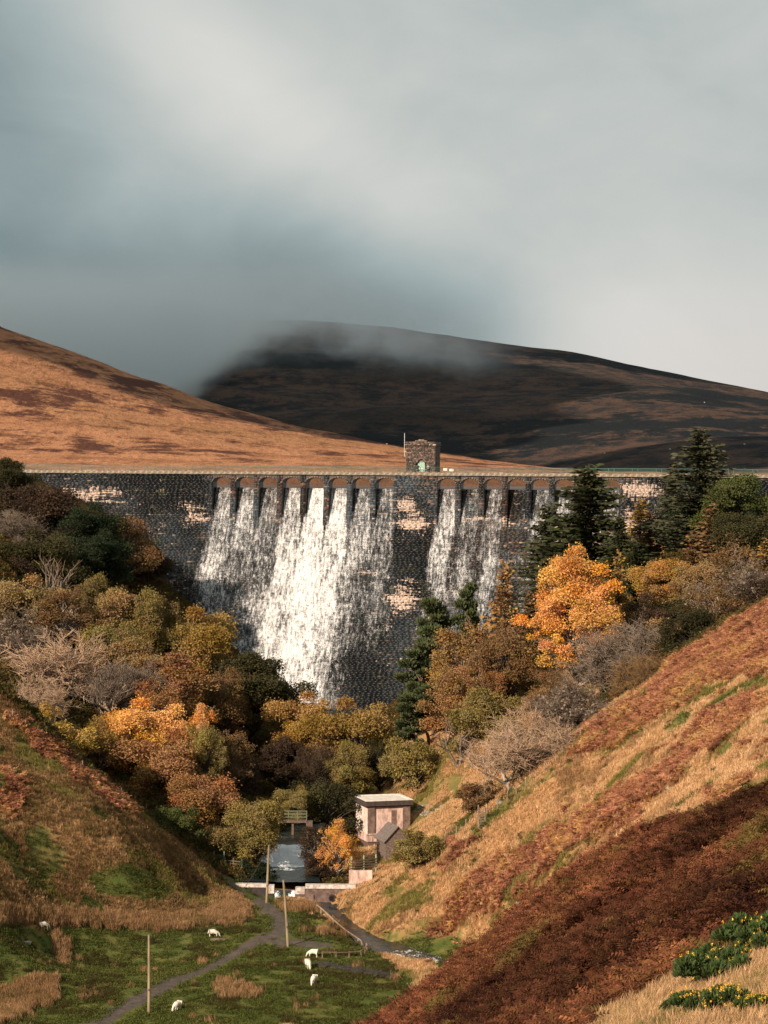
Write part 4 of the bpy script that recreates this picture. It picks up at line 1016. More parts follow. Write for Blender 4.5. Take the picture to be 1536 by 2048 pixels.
# stone shed
sx_, sy_, _ = at(771, 1735, 322); se = at(771, 1681, 322)[2]; sg = at(771, 1742, 322)[2]
sh = thing('shed', 'small gabled stone shed half hidden behind a round green bush', 'shed', (sx_, sy_, 0), FI)
MSH = mat_plain('shed_stone', (.21, .15, .12), (.10, .075, .065), 4.5, .9, .8)
SW, SL, ap = 3.4, 4.2, 1.75
mb = MB(); mb.prism([(0, sg-1), (SW, sg-1), (SW, se), (SW/2, se+ap), (0, se)], 0, SL); part('wall', mb, MSH, sh)
MSL = mat_plain('slate', (.13, .105, .095), (.20, .16, .14), 3, .6)
for sgn in (0, 1):
    rm = MB(); nrow, ncol = 7, 7; sl = thing if False else None
    base_ = MB(); xa, xb = (-.3, SW/2) if sgn == 0 else (SW+.3, SW/2); za = se-.3*ap/(SW/2)
    base_.prism([(xa, za+.02), (xb, se+ap+.02), (xb, se+ap+.10), (xa, za+.10)] if sgn == 0 else [(xb, se+ap+.02), (xa, za+.02), (xa, za+.10), (xb, se+ap+.10)], -.25, SL+.25)
    ro = part('roof', base_, MSL, sh)
    for r in range(nrow):
        for c in range(ncol):
            f0 = r/nrow; f1 = min(1, (r+1.15)/nrow); ya = -.25+(SL+.5)*(c+.5*(r % 2)-.25*(r % 2))/ncol; yb = min(ya+(SL+.5)/ncol-.02, SL+.3)
            p0 = Vector((xa+(xb-xa)*f0, 0, za+(se+ap-za)*f0+.17)); p1 = Vector((xa+(xb-xa)*f1, 0, za+(se+ap-za)*f1+.125))
            rm.add([(p0.x, ya, p0.z), (p0.x, yb, p0.z), (p1.x, yb, p1.z), (p1.x, ya, p1.z), (p0.x, ya, p0.z-.04), (p0.x, yb, p0.z-.04), (p1.x, yb, p1.z-.02), (p1.x, ya, p1.z-.02)], [(0, 1, 2, 3), (0, 4, 5, 1), (1, 5, 6, 2), (3, 2, 6, 7), (0, 3, 7, 4)])
    part('slates', rm, MSL, ro, kind='stuff')
part('door', MB().box((1.2, -.02, sg+.9), (.9, .08, 2.0)), mat_plain('shed_door', (.10, .13, .09)), sh)
mb = MB(); mb.box((SW+1.3, 2.5, sg+.3), (.01, .01, .01))
# weir
MCON = mat_plain('weir_concrete', (.19, .125, .105), (.10, .065, .055), 1.6, .85, .5); MCAP = mat_plain('white_cap', (.66, .60, .54), (.35, .27, .23), 2.2, .85, .3); MDK = mat_plain('wet_wall', (.035, .03, .028), (.06, .045, .04), 2, .5)
Yw = 313.0
def X_(px, py=1770, Y=Yw): return at(px, py, Y)[0]
def Z_(py, px=600, Y=Yw): return at(px, py, Y)[2]
weir = thing('weir', 'low weir wall with whitened top across the stream and water in its notch', 'weir', (0, Yw, 0))
zt_, zb_ = Z_(1768), Z_(1806)-.6
def WB(nm, pa, pb, ta, tb, mat, dy=0, th=1.0): return part(nm, MB().box(((X_(pa)+X_(pb))/2, dy, (Z_(ta)+Z_(tb))/2), (X_(pb)-X_(pa), th, Z_(ta)-Z_(tb))), mat, weir, .03)
WB('wall', 470, 548.5, 1774, 1815, MDK); WB('cap', 470, 536, 1767.6, 1774, MCAP, -.05, 1.15)
WB('notch_side', 536.2, 549, 1770, 1786, MCAP, -.04, 1.1); WB('notch_side', 591, 610, 1774.2, 1787, MCAP, -.04, 1.1)
WB('wall', 591, 712, 1776, 1815, MCON); WB('cap', 611, 712, 1768, 1775.8, MCAP, -.05, 1.15)
WB('buttress', 591, 628, 1787.2, 1812, MCON, -.12, 1.1); WB('sill', 549, 591, 1783, 1815, MDK, .2, .6)
pp = part('pipe', MB().tube([(X_(664), -1.2, Z_(1793)), (X_(664), .2, Z_(1793))], .42, 14), mat_plain('pipe_iron', (.03, .025, .025), (.06, .04, .03), 4), weir)
part('pipe_mouth', MB().tube([(X_(664), -1.215, Z_(1793)), (X_(664), -1.16, Z_(1793))], .33, 14), mat_plain('pipe_dark', (.004, .004, .004)), pp)
# water over the notch
V = []; FO = []; nx_, nz_ = 24, 22
for j in range(nz_+1):
    f = j/nz_
    for i in range(nx_+1):
        u = i/nx_; x = X_(550)+(X_(590)-X_(550))*u; z = Z_(1782)+.05-(Z_(1782)-Z_(1801))*f; y = .25-.75*min(1, f*3)**.5-.35*f+(float(fbm(x*2, z*1.5, 3, 2))-.5)*.2
        V.append((x, Yw+y, z)); FO.append(.45+.22*abs(u-.45)*2+.12*f)
i = np.arange(len(V)).reshape(nz_+1, nx_+1); q = np.stack([i[:-1, :-1], i[1:, :-1], i[1:, 1:], i[:-1, 1:]], -1).reshape(-1, 4)
link('weir_water', mesh_np('weir_water', V, q, MSTR, {'foam': FO}, smooth=True), kind='structure')

# fences
MFW = mat_plain('weathered_wood', (.34, .26, .19), (.20, .15, .11), 5, .85, .4, stretch=(1, 1, .2)); MFG = mat_plain('green_timber', (.11, .15, .09), (.07, .10, .06), 4, .8); MFD = mat_plain('dark_timber', (.10, .07, .05), (.16, .115, .08), 4, .85)
MWIRE = mat_plain('wire', (.12, .11, .10), metal=0, rough=.5)
def rail_fence(name, label, a, b, z0, z1, n, zs_, mat, matp, rad=.05, topc=None, postw=.14):
    """a, b : (x, y); posts n; rails at heights zs_"""
    r = thing(name, label, 'fence', (a[0], a[1], z0))
    L = math.hypot(b[0]-a[0], b[1]-a[1]); rz = math.atan2(b[1]-a[1], b[0]-a[0]); r.rotation_euler.z = rz
    for i in range(n):
        s = L*i/(n-1); part('post', MB().box((s, 0, (z1-z0)/2-.2), (postw, postw, z1-z0+.4)), matp, r)
    for z in zs_: part('rail', MB().box((L/2, -postw/2-.03, z), (L+.3, .05, .13)), mat, r)
    return r
a = at(703, 1741, 316); b = at(752, 1739, 318)
rail_fence('rail_fence', 'four rail wooden fence with pale green posts above the retaining wall', a[:2], b[:2], a[2], a[2]+1.85, 3, (.3, .62, .95, 1.28), MFD, mat_plain('pale_green_post', (.40, .48, .30), (.3, .36, .22)))
# retaining wall below it
rw = thing('retaining_wall', 'pinkish rendered retaining wall below the four rail fence', 'wall', (at(698, 1742, 315)[0], 315, 0))
wx = at(745, 1742, 315)[0]-at(698, 1742, 315)[0]
part('wall', MB().box((wx/2, .3, at(700, 1755, 315)[2]-.2), (wx, .6, 2.2)), MREN, rw, .03)
a = at(450, 1740, 322); b = at(484, 1740, 321)
rail_fence('rail_fence', 'two rail wooden fence in shade under the yellow green tree', a[:2], b[:2], a[2], a[2]+1.7, 3, (.55, .95, 1.3), MFD, MFG)
# green gate of upright palings
ga = at(426, 1732, 323); gb = at(448, 1733, 323)
g = thing('paling_gate', 'dark green gate of upright palings in shade left of the stream', 'gate', ga); L = gb[0]-ga[0]
for i in range(9): part('paling', MB().box((L*(i+.5)/9, 0, .85), (.10, .04, 1.5)), MFG, g)
for z in (.4, 1.35): part('rail', MB().box((L/2, .05, z), (L, .05, .1)), MFG, g)
MPG = mat_plain('green_post', (.14, .26, .19), (.10, .18, .13))
for px in (402, 428, 448):
    q_ = at(px, 1732, 322.6); gp = thing('gate_post', {402: 'lone green post with a small white notice at the slope foot', 428: 'green post on the left side of the paling gate', 448: 'green post on the right side of the paling gate'}[px], 'post', q_, group='green gate posts')
    part('shaft', MB().box((0, 0, .9), (.16, .16, 2.1)), MPG, gp)
    if px == 402: part('notice', MB().box((.25, -.1, 1.45), (.3, .03, .35)), mat_plain('sign_white2', (.6, .55, .5)), gp)
# footbridge
fa = at(540, 1641, 338); fb = at(613, 1641, 338); fl = fb[0]-fa[0]
fbz = thing('footbridge', 'narrow footbridge with pale green handrails over the shaded stream', 'bridge', fa)
MGR = mat_plain('green_handrail', (.17, .18, .10), (.12, .13, .08))
for i in range(14): part('plank', MB().box((fl*(i+.5)/14, .5, 0), (fl/14-.03, 1.1, .08)), MFD, fbz)
for y in (0, 1.0):
    part('beam', MB().box((fl/2, y, -.17), (fl, .14, .24)), MFD, fbz)
    for z in (.45, .85, 1.25): part('handrail', MB().box((fl/2, y, z), (fl, .06, .07)), MGR, fbz)
    for i in range(5): part('post', MB().box((fl*i/4, y, .6), (.08, .08, 1.3)), MGR, fbz)
part('support', MB().box((fl*.62, .5, -1.2), (.3, .5, 2.0)), MFD, fbz); part('abutment', MB().box((-.4, .5, -.9), (.9, 1.6, 1.6)), MDKST, fbz); part('abutment', MB().box((fl+.4, .5, -.9), (.9, 1.6, 1.6)), MDKST, fbz)
# guard rail along the bank: long pole rails on short posts
def hug(pts, name, label, cat, h, rails, n_per, mat, rad=.06, postr=.07, group=None):
    P = [Vector(fieldpt(px, py, 0)[:2]) for px, py in pts]
    root = thing(name, label, cat, (P[0].x, P[0].y, float(hz(P[0].x, P[0].y))), group=group); o = root.location.copy()
    tot = [0]
    for a, b in zip(P[:-1], P[1:]): tot.append(tot[-1]+(b-a).length)
    N = max(2, int(tot[-1]/n_per)+1); Q = []
    for i in range(N):
        s = tot[-1]*i/(N-1); k = max(j for j in range(len(P)) if tot[j] <= s+1e-6); k = min(k, len(P)-2); f = (s-tot[k])/(tot[k+1]-tot[k])
        p = P[k].lerp(P[k+1], f); Q.append(Vector((p.x, p.y, float(hz(p.x, p.y))))-o)
    for q in Q: part('post', MB().tube([q+Vector((0, 0, -.3)), q+Vector((random.uniform(-.03, .03), 0, h))], [postr, postr*.85], 6), mat, root)
    for z in rails:
        for a, b in zip(Q[:-1], Q[1:]): part('rail', MB().tube([a+Vector((0, -.06, z)), b+Vector((0, -.06, z))], rad, 6), mat, root)
    return root
hug([(634, 1822), (655, 1842), (680, 1868), (702, 1880), (722, 1890), (734, 1903)], 'guard_rail', 'curving single pole rail on short posts along the stream bank', 'guard rail', .75, (.72,), 1.5, MFW, .09, .09)
hug([(734, 1903), (728, 1912), (718, 1916), (693, 1916), (668, 1917), (645, 1916)], 'guard_rail', 'straight low rail on brown posts at the end of the curving one', 'guard rail', .75, (.65,), 1.45, mat_plain('brown_post', (.22, .14, .10), (.12, .08, .06)), .05, .10)
# hillside fence: upright posts and three wires
FPX = [(878, 1706), (890, 1690), (912, 1674), (932, 1660), (974, 1630), (995, 1618), (1014, 1605), (1032, 1593), (1051, 1578), (1071, 1562), (1090, 1548), (1112, 1528), (1125, 1512), (1142, 1490), (1160, 1476), (1177, 1463), (1193, 1450), (1210, 1437), (1228, 1422), (1246, 1410)]
hf = thing('wire_fence', 'wire fence on thin wooden posts climbing the right hillside below the bare trees', 'fence', hit(*FPX[0])); o_ = Vector(hf.location); last = None
for px, py in FPX:
    p = Vector(hit(px, py, 200))-o_; hgt = 1.35 if px < 1100 else 1.2
    part('post', MB().tube([p+Vector((0, 0, -.3)), p+Vector((random.uniform(-.08, .08), 0, hgt))], .065, 6), MFW, hf)
    if last is not None:
        for z in (.5, .85, 1.15): part('wire', MB().tube([last+Vector((0, 0, z)), p+Vector((0, 0, z))], .012, 3), MWIRE, hf)
    last = p
# posts along the left bank
lp = [(25, 1440), (51, 1460), (165, 1540), (243, 1595), (270, 1610), (293, 1628)]
lf = thing('wire_fence', 'short dark fence posts along the top edge of the left slope', 'fence', hit(51, 1462, 150)); o2 = Vector(lf.location)
for px, py in lp:
    p = Vector(hit(px, py, 200))-o2; part('post', MB().tube([p+Vector((0, 0, -.4)), p+Vector((0, 0, 1.25))], .07, 6), MFW, lf)
# ladder stile seen end on
q = hit(957, 1655, 200); st = thing('ladder_stile', 'steep wooden ladder stile over the hillside fence', 'stile', q, math.radians(20))
for sx in (0, .9):
    for sgn in (-1, 1): part('stringer', MB().tube([(sx+sgn*.35, sgn*.9, -.2), (sx+sgn*.05, 0, 2.4)], .05, 5), MFW, st)
for k in range(7):
    for sgn in (-1, 1): f = (k+.5)/7; part('step', MB().box((.45+sgn*.35*(1-f), sgn*.9*(1-f), 2.3*f), (1.05, .14, .07)), MFW, st)
part('handle_post', MB().box((-.05, 0, 1.6), (.1, .1, 2.4)), MFW, st)
# telegraph poles and their sagging line
MPOLE = mat_plain('pole_wood', (.33, .26, .16), (.20, .155, .095), 3, .8, .3, stretch=(1, 1, .15))
POLES = [((298, 2026), (298, 1870), 'nearest wooden pole standing beside the track on the green field'), ((577, 1894), (567, 1760), 'leaning wooden pole beside the track junction'), ((533, 1806), (538, 1690), 'farthest wooden pole on the stream bank near the weir')]
tops = []
for (bp, tp_, lab) in POLES:
    x, y, _ = fieldpt(*bp, 0); z = float(hz(x, y)); p = Vector((x, y, z)); tq = Vector(at(*tp_, y)); tops.append(tq)
    po = thing('telegraph_pole', lab, 'pole', p, group='wooden poles on the field'); part('shaft', MB().tube([(0, 0, -.6), tuple((tq-p)*.5), tuple(tq-p)], [.16, .14, .12], 8), MPOLE, po)
    part('insulator', MB().box(tuple((tq-p)*.97+Vector((0, -.15, 0))), (.1, .14, .2)), mat_plain('ceramic', (.3, .3, .28)), po)
    part('plate', MB().box(tuple((tq-p)*.3+Vector((0, -.15, 0))), (.14, .03, .2)), MWIRE, po)
def sag(a, b, s, n=18): return [a.lerp(b, i/n)+Vector((0, 0, -4*s*(i/n)*(1-i/n))) for i in range(n+1)]
A0 = tops[0]+Vector((0, 0, -.5))
cab = thing('cable', 'thin dark overhead line sagging from the nearest pole across the field', 'cable', A0, me=MB().tube([p-A0 for p in sag(A0, tops[2], 3.8)], .022, 4).mesh('cable', MWIRE))
# fallen log
q = fieldpt(440, 1882, 0); zq = float(hz(q[0], q[1]))
lg = thing('fallen_log', 'short dark fallen log lying below the lone sheep on the left', 'log', (q[0], q[1], zq), math.radians(4), me=MB().tube([(-1.1, 0, .12), (-.3, .05, .16), (.5, 0, .14), (1.0, .05, .1)], [.17, .2, .16, .1], 7).mesh('fallen_log', MFD, smooth=True))
# dark stone revetment in the near field
def stone_mesh(seed, r=1.0):
    bm = bmesh.new(); bmesh.ops.create_icosphere(bm, subdivisions=1, radius=r); rr = random.Random(seed)
    for v in bm.verts: v.co *= rr.uniform(.7, 1.15); v.co.z *= .65
    me = bpy.data.meshes.new('rock'); bm.to_mesh(me); bm.free(); return me
MROCK = mat_plain('grey_rock', (.42, .38, .34), (.20, .18, .16), 3, .9, .6); MROCKD = mat_plain('dark_rock', (.022, .02, .016), (.05, .04, .03), 3, .9, .6)
RK = [stone_mesh(i) for i in range(6)]
for me in RK[:3]: me.materials.append(MROCK)
for me in RK[3:]: me.materials.append(MROCKD)
rv = thing('stone_revetment', 'low dark line of earth and stones cutting across the near field', 'wall', fieldpt(640, 1930, 0)[:2]+(float(hz(*fieldpt(640, 1930, 0)[:2])),))
for i in range(60):
    f = i/59; px = 636+f*150; py = 1932+24*f**1.6+random.uniform(-3, 5); x, y, _ = fieldpt(px, py, 0)
    o = link('stone', random.choice(RK[3:]), rv, (x-rv.location.x, y-rv.location.y, float(hz(x, y))-rv.location.z+.1)); sc = random.uniform(.35, .6); o.scale = (sc*1.4, sc, sc*1.1); o.rotation_euler = (0, 0, random.random()*6)
ROCKS = [(1000, 1607, .5, 'white stone'), (1282, 1635, .5, ''), (1272, 1640, .35, ''), (1262, 1646, .4, ''), (1300, 1624, .35, ''), (1040, 1818, .55, ''), (1053, 1824, .5, ''), (1035, 1840, .7, ''), (1048, 1848, .4, ''), (1085, 1835, .3, ''), (1110, 1545, .3, ''), (1356, 1528, .35, ''), (1336, 1583, .35, ''), (66, 1740, .3, ''), (55, 1888, .5, '')]
RL = ['pale rock alone below the fence foot right of the valve house', 'largest white rock of the line on the straw grass between the bracken bands', 'pale rock just below the largest one of the line on the straw', 'lowest pale rock of the line on the straw grass',
      'topmost pale rock of the line on the straw grass', 'upper pale rock on the green foot above the dark bracken', 'pale rock beside the upper one on the green slope foot', 'biggest grey rock low on the green slope foot', 'small pale rock right of the biggest one on the slope foot',
      'rightmost pale rock on the green slope foot', 'pale rock near the fence top below the dark grey bare tree', 'pale rock high on the straw under the upper bracken band', 'pale rock in the second bracken band of the right hillside', 'pale rock on the left mossy bank', 'pale rock at the left field edge below the lone sheep']
for i, (px, py, sc, _) in enumerate(ROCKS):
    q = hit(px, py, 70); o = thing('rock', RL[i], 'rock', (q[0], q[1], q[2]+.08), random.random()*6, 'pale rocks on the hillsides', me=RK[i % 3]); o.scale = (sc*1.2, sc, sc*.9)
# dark boulders at the weir foot and scree beside the valve house
for i, (px, py, sc) in enumerate([(672, 1815, .8), (690, 1822, .7), (655, 1820, .5), (700, 1808, .4), (680, 1800, .4), (742, 1728, .5), (735, 1733, .5), (748, 1733, .45)]):
    q = hit(px, py, 230); BL = ['largest dark boulder at the water edge below the weir', 'dark boulder right of the largest one below the weir', 'small dark boulder left of the largest one below the weir', 'small dark stone against the slope foot right of the weir pool', 'small dark stone under the round pipe mouth of the weir',
          'left stone of three tumbled at the end of the four rail fence', 'lowest stone of three tumbled at the end of the four rail fence', 'right stone of three tumbled at the end of the four rail fence']
    o = thing('boulder', BL[i], 'rock', q, i, 'boulders below the weir' if py > 1790 else 'boulders at the fence end', me=RK[3+i % 3] if py > 1790 else RK[i % 3]); o.scale = (sc*1.3, sc, sc)
sr = MB(); rr = random.Random(5)
for i in range(170):
    px, py = 830+rr.random()*70, 1610+rr.random()*22; q = hit(px, py-(px-865)*.05, 250); s_ = rr.uniform(.12, .32); sr.box((q[0], q[1], q[2]+.05), (s_, s_*.8, s_*.6), rr.random()*3)
me = sr.mesh('scree', MROCK); link('scree', me, kind='stuff')

# ------------------------------------------------------------------ sheep and walker
def skin_mesh(name, verts, edges, mat, sub=2, root=0):
    me = bpy.data.meshes.new(name+'_skel'); me.from_pydata([v[0] for v in verts], edges, []); ob = bpy.data.objects.new(name+'_skel', me); COL.objects.link(ob)
    sk = ob.modifiers.new('s', 'SKIN'); 
    for i, v in enumerate(verts):
        r = v[1]; me.skin_vertices[0].data[i].radius = (r, r) if not hasattr(r, '__len__') else r
        me.skin_vertices[0].data[i].use_root = (i == root)
    su = ob.modifiers.new('u', 'SUBSURF'); su.levels = sub
    dg = bpy.context.evaluated_depsgraph_get(); out = bpy.data.meshes.new_from_object(ob.evaluated_get(dg)); out.name = name
    out.materials.clear(); out.materials.append(mat)
    for p in out.polygons: p.use_smooth = True
    bpy.data.objects.remove(ob); bpy.data.meshes.remove(me); return out
def mat_wool():
    m, t = new_mat('wool'); oc = t.n('ShaderNodeTexCoord').outputs['Object']; n = t.noise(oc, 14, 4, .7)
    finish(t, t.mix(n, (.62, .54, .44), (.80, .74, .64)), .95, n, .8, .05, dist=.05); return m
MWOOL = mat_wool(); MSKIN_S = mat_plain('sheep_face', (.55, .48, .40), (.4, .33, .27), 8)
sv = [((-.42, 0, .62), .19), ((-.2, 0, .66), .27), ((.1, 0, .64), .27), ((.36, 0, .63), .21), ((.52, 0, .52), .12), ((.63, 0, .33), .09), ((.70, 0, .14), .075), ((.76, 0, .05), .045),
      ((-.55, 0, .58), .06), ((-.62, 0, .42), .03)]
se_ = [(0, 1), (1, 2), (2, 3), (3, 4), (4, 5), (5, 6), (6, 7), (0, 8), (8, 9)]
for sx, at_i, dx in ((-.36, 0, -.02), (.32, 3, .02)):
    for sy in (-.12, .12):
        b = len(sv); sv += [((sx, sy*1.1, .42), .085), ((sx+(-.05 if sx < 0 else .02), sy*1.1, .24), .045), ((sx+dx, sy*1.1, .02), .04)]; se_ += [(at_i, b), (b, b+1), (b+1, b+2)]
SHEEP = skin_mesh('sheep', sv, se_, MWOOL, root=1)
EARS = MB().box((.60, .11, .30), (.05, .12, .04)).box((.60, -.11, .30), (.05, .12, .04)).mesh('ears', MSKIN_S); FACE = MB().box((.70, 0, .13), (.10, .13, .17), M=Matrix.Rotation(-.35, 3, 'Y')).mesh('muzzle', MSKIN_S, .025, True)
for px, py, yaw, lab in ((88, 1860, 40, 'white sheep with its head down at the left edge of the field'), (427, 1875, 8, 'white sheep grazing side on above the fallen log'), (626, 1915, 172, 'white sheep grazing facing left beside the low brown posts'),
                         (617, 1937, 285, 'white sheep nearly end on between the other two near the track bend'), (627, 1969, 255, 'white sheep facing forward lowest of the three near the posts'), (353, 2022, 242, 'white sheep nearest the camera right of the near pole')):
    x, y, _ = fieldpt(px, py, 0); r = thing('sheep', lab, 'sheep', (x, y, float(hz(x, y))-.02), math.radians(yaw), 'sheep grazing on the field', me=SHEEP); r.scale = (1.08,)*3
    link('muzzle', FACE, r); link('ears', EARS, r)
for px, py, Y, fn, lab in ((774, 890, 1250, zl, 'distant sheep dot on the hill ridge left of the tower'), (313, 798, 1250, zl, 'distant sheep dot near the left hill skyline'), (341, 802, 1250, zl, 'second distant sheep dot near the left hill skyline')):
    x, y, z = at(px, py, Y); ys = np.arange(700, 1600, 2.0); a = at(px, py, 1.0); k = np.argmax(fn(ys*a[0], ys) >= ys*a[2]); y = ys[k]; x = y*a[0]
    r = thing('sheep', lab, 'sheep', (x, y, float(fn(x, y))), 1, 'far sheep on the hills', me=SHEEP); r.scale = (.8,)*3
for px, py, lab in ((1340, 900, 'distant sheep dot on the dark mountain left of the tall spruce'), (1209, 909, 'distant sheep dot on the dark mountain above the broad spruce'), (1409, 806, 'distant sheep dot high on the mountain right'), (1489, 890, 'distant sheep dot on the mountain right of the tall spruce')):
    ys = np.arange(800, 2600, 3.0); a = at(px, py, 1.0); k = np.argmax(zm(ys*a[0], ys) >= ys*a[2]); y = ys[k]; x = y*a[0]
    r = thing('sheep', lab, 'sheep', (x, y, float(zm(x, y))), .4, 'far sheep on the mountain', me=SHEEP); r.scale = (.9,)*3
pv = [((0, 0, .95), (.15, .11)), ((0, 0, 1.18), (.14, .10)), ((0, 0, 1.40), (.17, .11)), ((0, 0, 1.52), .055), ((0, -.01, 1.60), .085), ((0, 0, 1.70), .09)]
pe = [(0, 1), (1, 2), (2, 3), (3, 4), (4, 5)]
for s_ in (-1, 1):
    b = len(pv); pv += [((s_*.19, 0, 1.40), .06), ((s_*.30, -.02, 1.16), .045), ((s_*.16, -.2, 1.12), .04), ((s_*.06, -.24, 1.18), .035)]; pe += [(2, b), (b, b+1), (b+1, b+2), (b+2, b+3)]
    b = len(pv); pv += [((s_*.10, 0, .86), .09), ((s_*.11, 0, .48), .065), ((s_*.12, .02, .08), .045), ((s_*.12, -.12, .04), .04)]; pe += [(0, b), (b, b+1), (b+1, b+2), (b+2, b+3)]
m, t = new_mat('walker'); oc = t.n('ShaderNodeTexCoord').outputs['Object']; sz = t.n('ShaderNodeSeparateXYZ'); t.put(sz.inputs[0], oc)
c_ = t.mix(t.m('GREATER_THAN', sz.outputs[2], .92), (.02, .025, .04), (.30, .29, .30)); c_ = t.mix(t.m('GREATER_THAN', sz.outputs[2], 1.53), c_, (.50, .30, .22))
k = t.m('MULTIPLY', t.m('LESS_THAN', sz.outputs[1], -.21), t.m('GREATER_THAN', sz.outputs[2], 1.05)); c_ = t.mix(k, c_, (.50, .30, .22)); finish(t, c_, .8)
per = thing('person', 'person in dark clothes standing beside the green tower door', 'person', DM @ Vector((s_of(855), .75, -1.6)), -TH, me=skin_mesh('person', pv, pe, m))
part('hair', MB().box((0, .02, 1.775), (.17, .19, .09)), mat_plain('hair', (.03, .02, .015)), per, .03)

CLOUDS = [(-330, 2300, 60, 430, 900, 700, .15, 1), (-300, 1330, 70, 230, 110, 640, 0, 5), (420, 1290, 30, 560, 190, 690, .1, 3), (650, 2750, 80, 560, 300, 760, 0, 4)]
# bank of cloud lying on the summit
m = bpy.data.materials.new('summit_cloud'); m.use_nodes = True; t = NT(m.node_tree)
oc = t.n('ShaderNodeTexCoord').outputs['Object']; sp_x = t.n('ShaderNodeSeparateXYZ'); t.put(sp_x.inputs[0], oc)
u = t.m('DIVIDE', t.m('ADD', sp_x.outputs[0], 700.0), 1100.0, clamp=True)
def zpt(px, z): return ((at(px, 700, 2000)[0]+700)/1100, (z/200,)*3)
zb = t.ramp(u, [zpt(0, 8), zpt(330, 14), zpt(400, 34), zpt(450, 72), zpt(520, 92), zpt(640, 98), zpt(760, 92), zpt(850, 78), zpt(950, 68), zpt(1050, 70), zpt(1120, 92), zpt(1300, 130)])
nz = t.noise(t.scale(oc, (1, .7, 1.5)), .014, 6, .68)
f = t.m('SUBTRACT', sp_x.outputs[2], t.m('MULTIPLY', zb, 200.0)); nz2 = t.noise(t.scale(oc, (1, .5, 1.6)), .045, 4, .6); f = t.m('ADD', f, t.m('ADD', t.m('MULTIPLY', t.m('SUBTRACT', nz, .5), 115.0), t.m('MULTIPLY', t.m('SUBTRACT', nz2, .5), 40.0)))
d = t.ss(f, -10, 55); d = t.m('MULTIPLY', d, t.ss(t.m('ADD', sp_x.outputs[2], t.m('MULTIPLY', t.m('MAXIMUM', t.m('ADD', sp_x.outputs[0], 60.0), 0.0), .32)), 182, 112)); d = t.m('MULTIPLY', d, t.ss(sp_x.outputs[1], 1620, 1760)); d = t.m('MULTIPLY', d, t.ss(sp_x.outputs[0], 170, 0, .15, 1)); d = t.m('MULTIPLY', d, t.ss(sp_x.outputs[0], 170, 90))
d = t.m('MULTIPLY', t.m('MULTIPLY', d, d), .012)
pv_ = t.n('ShaderNodeVolumePrincipled'); pv_.inputs['Color'].default_value = (.95, .99, 1, 1); t.put(pv_.inputs['Density'], d); pv_.inputs['Anisotropy'].default_value = .75
t.t.links.new(pv_.outputs[0], t.n('ShaderNodeOutputMaterial').inputs['Volume'])
o = part('cloud_bank', MB().box((-150, 2000, 150), (1100, 760, 370)), m, None, kind='stuff')

# ------------------------------------------------------------------ ground cover
def scatter(name, protos, pts, rot, scl, tint, idx=None):
    """one object: a cloud of points, each carrying one of the prototype tufts"""
    me = bpy.data.meshes.new(name); me.vertices.add(len(pts)); me.vertices.foreach_set('co', np.asarray(pts, np.float32).ravel())
    n = len(pts)
    for an, a in (('rot', rot), ('tint', tint)):
        me.attributes.new(an, 'FLOAT_VECTOR', 'POINT').data.foreach_set('vector', np.asarray(a, np.float32).ravel())
    me.attributes.new('scl', 'FLOAT', 'POINT').data.foreach_set('value', np.asarray(scl, np.float32))
    if idx is None: idx = RNG.integers(0, len(protos), n)
    me.attributes.new('pick', 'INT', 'POINT').data.foreach_set('value', np.asarray(idx, np.int32))
    ob = link(name, me, kind='stuff')
    ng = bpy.data.node_groups.new(name, 'GeometryNodeTree'); ng.interface.new_socket('Geometry', in_out='INPUT', socket_type='NodeSocketGeometry'); ng.interface.new_socket('Geometry', in_out='OUTPUT', socket_type='NodeSocketGeometry')
    N, Lk = ng.nodes, ng.links; gi = N.new('NodeGroupInput'); go = N.new('NodeGroupOutput')
    m2p = N.new('GeometryNodeMeshToPoints'); Lk.new(gi.outputs[0], m2p.inputs[0]); iop = N.new('GeometryNodeInstanceOnPoints'); Lk.new(m2p.outputs[0], iop.inputs['Points'])
    g2i = N.new('GeometryNodeGeometryToInstance')
    for p in reversed(protos):
        oi = N.new('GeometryNodeObjectInfo'); oi.inputs['Object'].default_value = p; oi.inputs['As Instance'].default_value = True; Lk.new(oi.outputs['Geometry'], g2i.inputs[0])
    def attr(nm, ty):
        a = N.new('GeometryNodeInputNamedAttribute'); a.data_type = ty; a.inputs[0].default_value = nm; return a.outputs[0]
    j = N.new('GeometryNodeJoinGeometry')
    for p in reversed(protos):
        oi = N.new('GeometryNodeObjectInfo'); oi.inputs['Object'].default_value = p; oi.inputs['As Instance'].default_value = True; Lk.new(oi.outputs['Geometry'], j.inputs[0])
    N.remove(g2i)
    Lk.new(j.outputs[0], iop.inputs['Instance']); iop.inputs['Pick Instance'].default_value = True
    Lk.new(attr('pick', 'INT'), iop.inputs['Instance Index']); Lk.new(attr('scl', 'FLOAT'), iop.inputs['Scale'])
    e2r = N.new('FunctionNodeEulerToRotation'); Lk.new(attr('rot', 'FLOAT_VECTOR'), e2r.inputs[0]); Lk.new(e2r.outputs[0], iop.inputs['Rotation'])
    Lk.new(iop.outputs[0], go.inputs[0]); md = ob.modifiers.new('scatter', 'NODES'); md.node_group = ng
    return ob
m, t = new_mat('ground_plants')
tn = t.n('ShaderNodeAttribute', attribute_name='tint'); tn.attribute_type = 'INSTANCER'
va = t.n('ShaderNodeAttribute', attribute_name='var').outputs['Fac']
c_ = t.mix(1.0, tn.outputs['Color'], t.mix(va, (.55, .50, .45), (1.35, 1.3, 1.25)), 'MULTIPLY')
finish(t, c_, .85, spec=.1, transl=.3); MG = m
def proto(name, V, Fq, var):
    return bpy.data.objects.new(name, mesh_np(name, V, Fq, MG, {'var': var}))
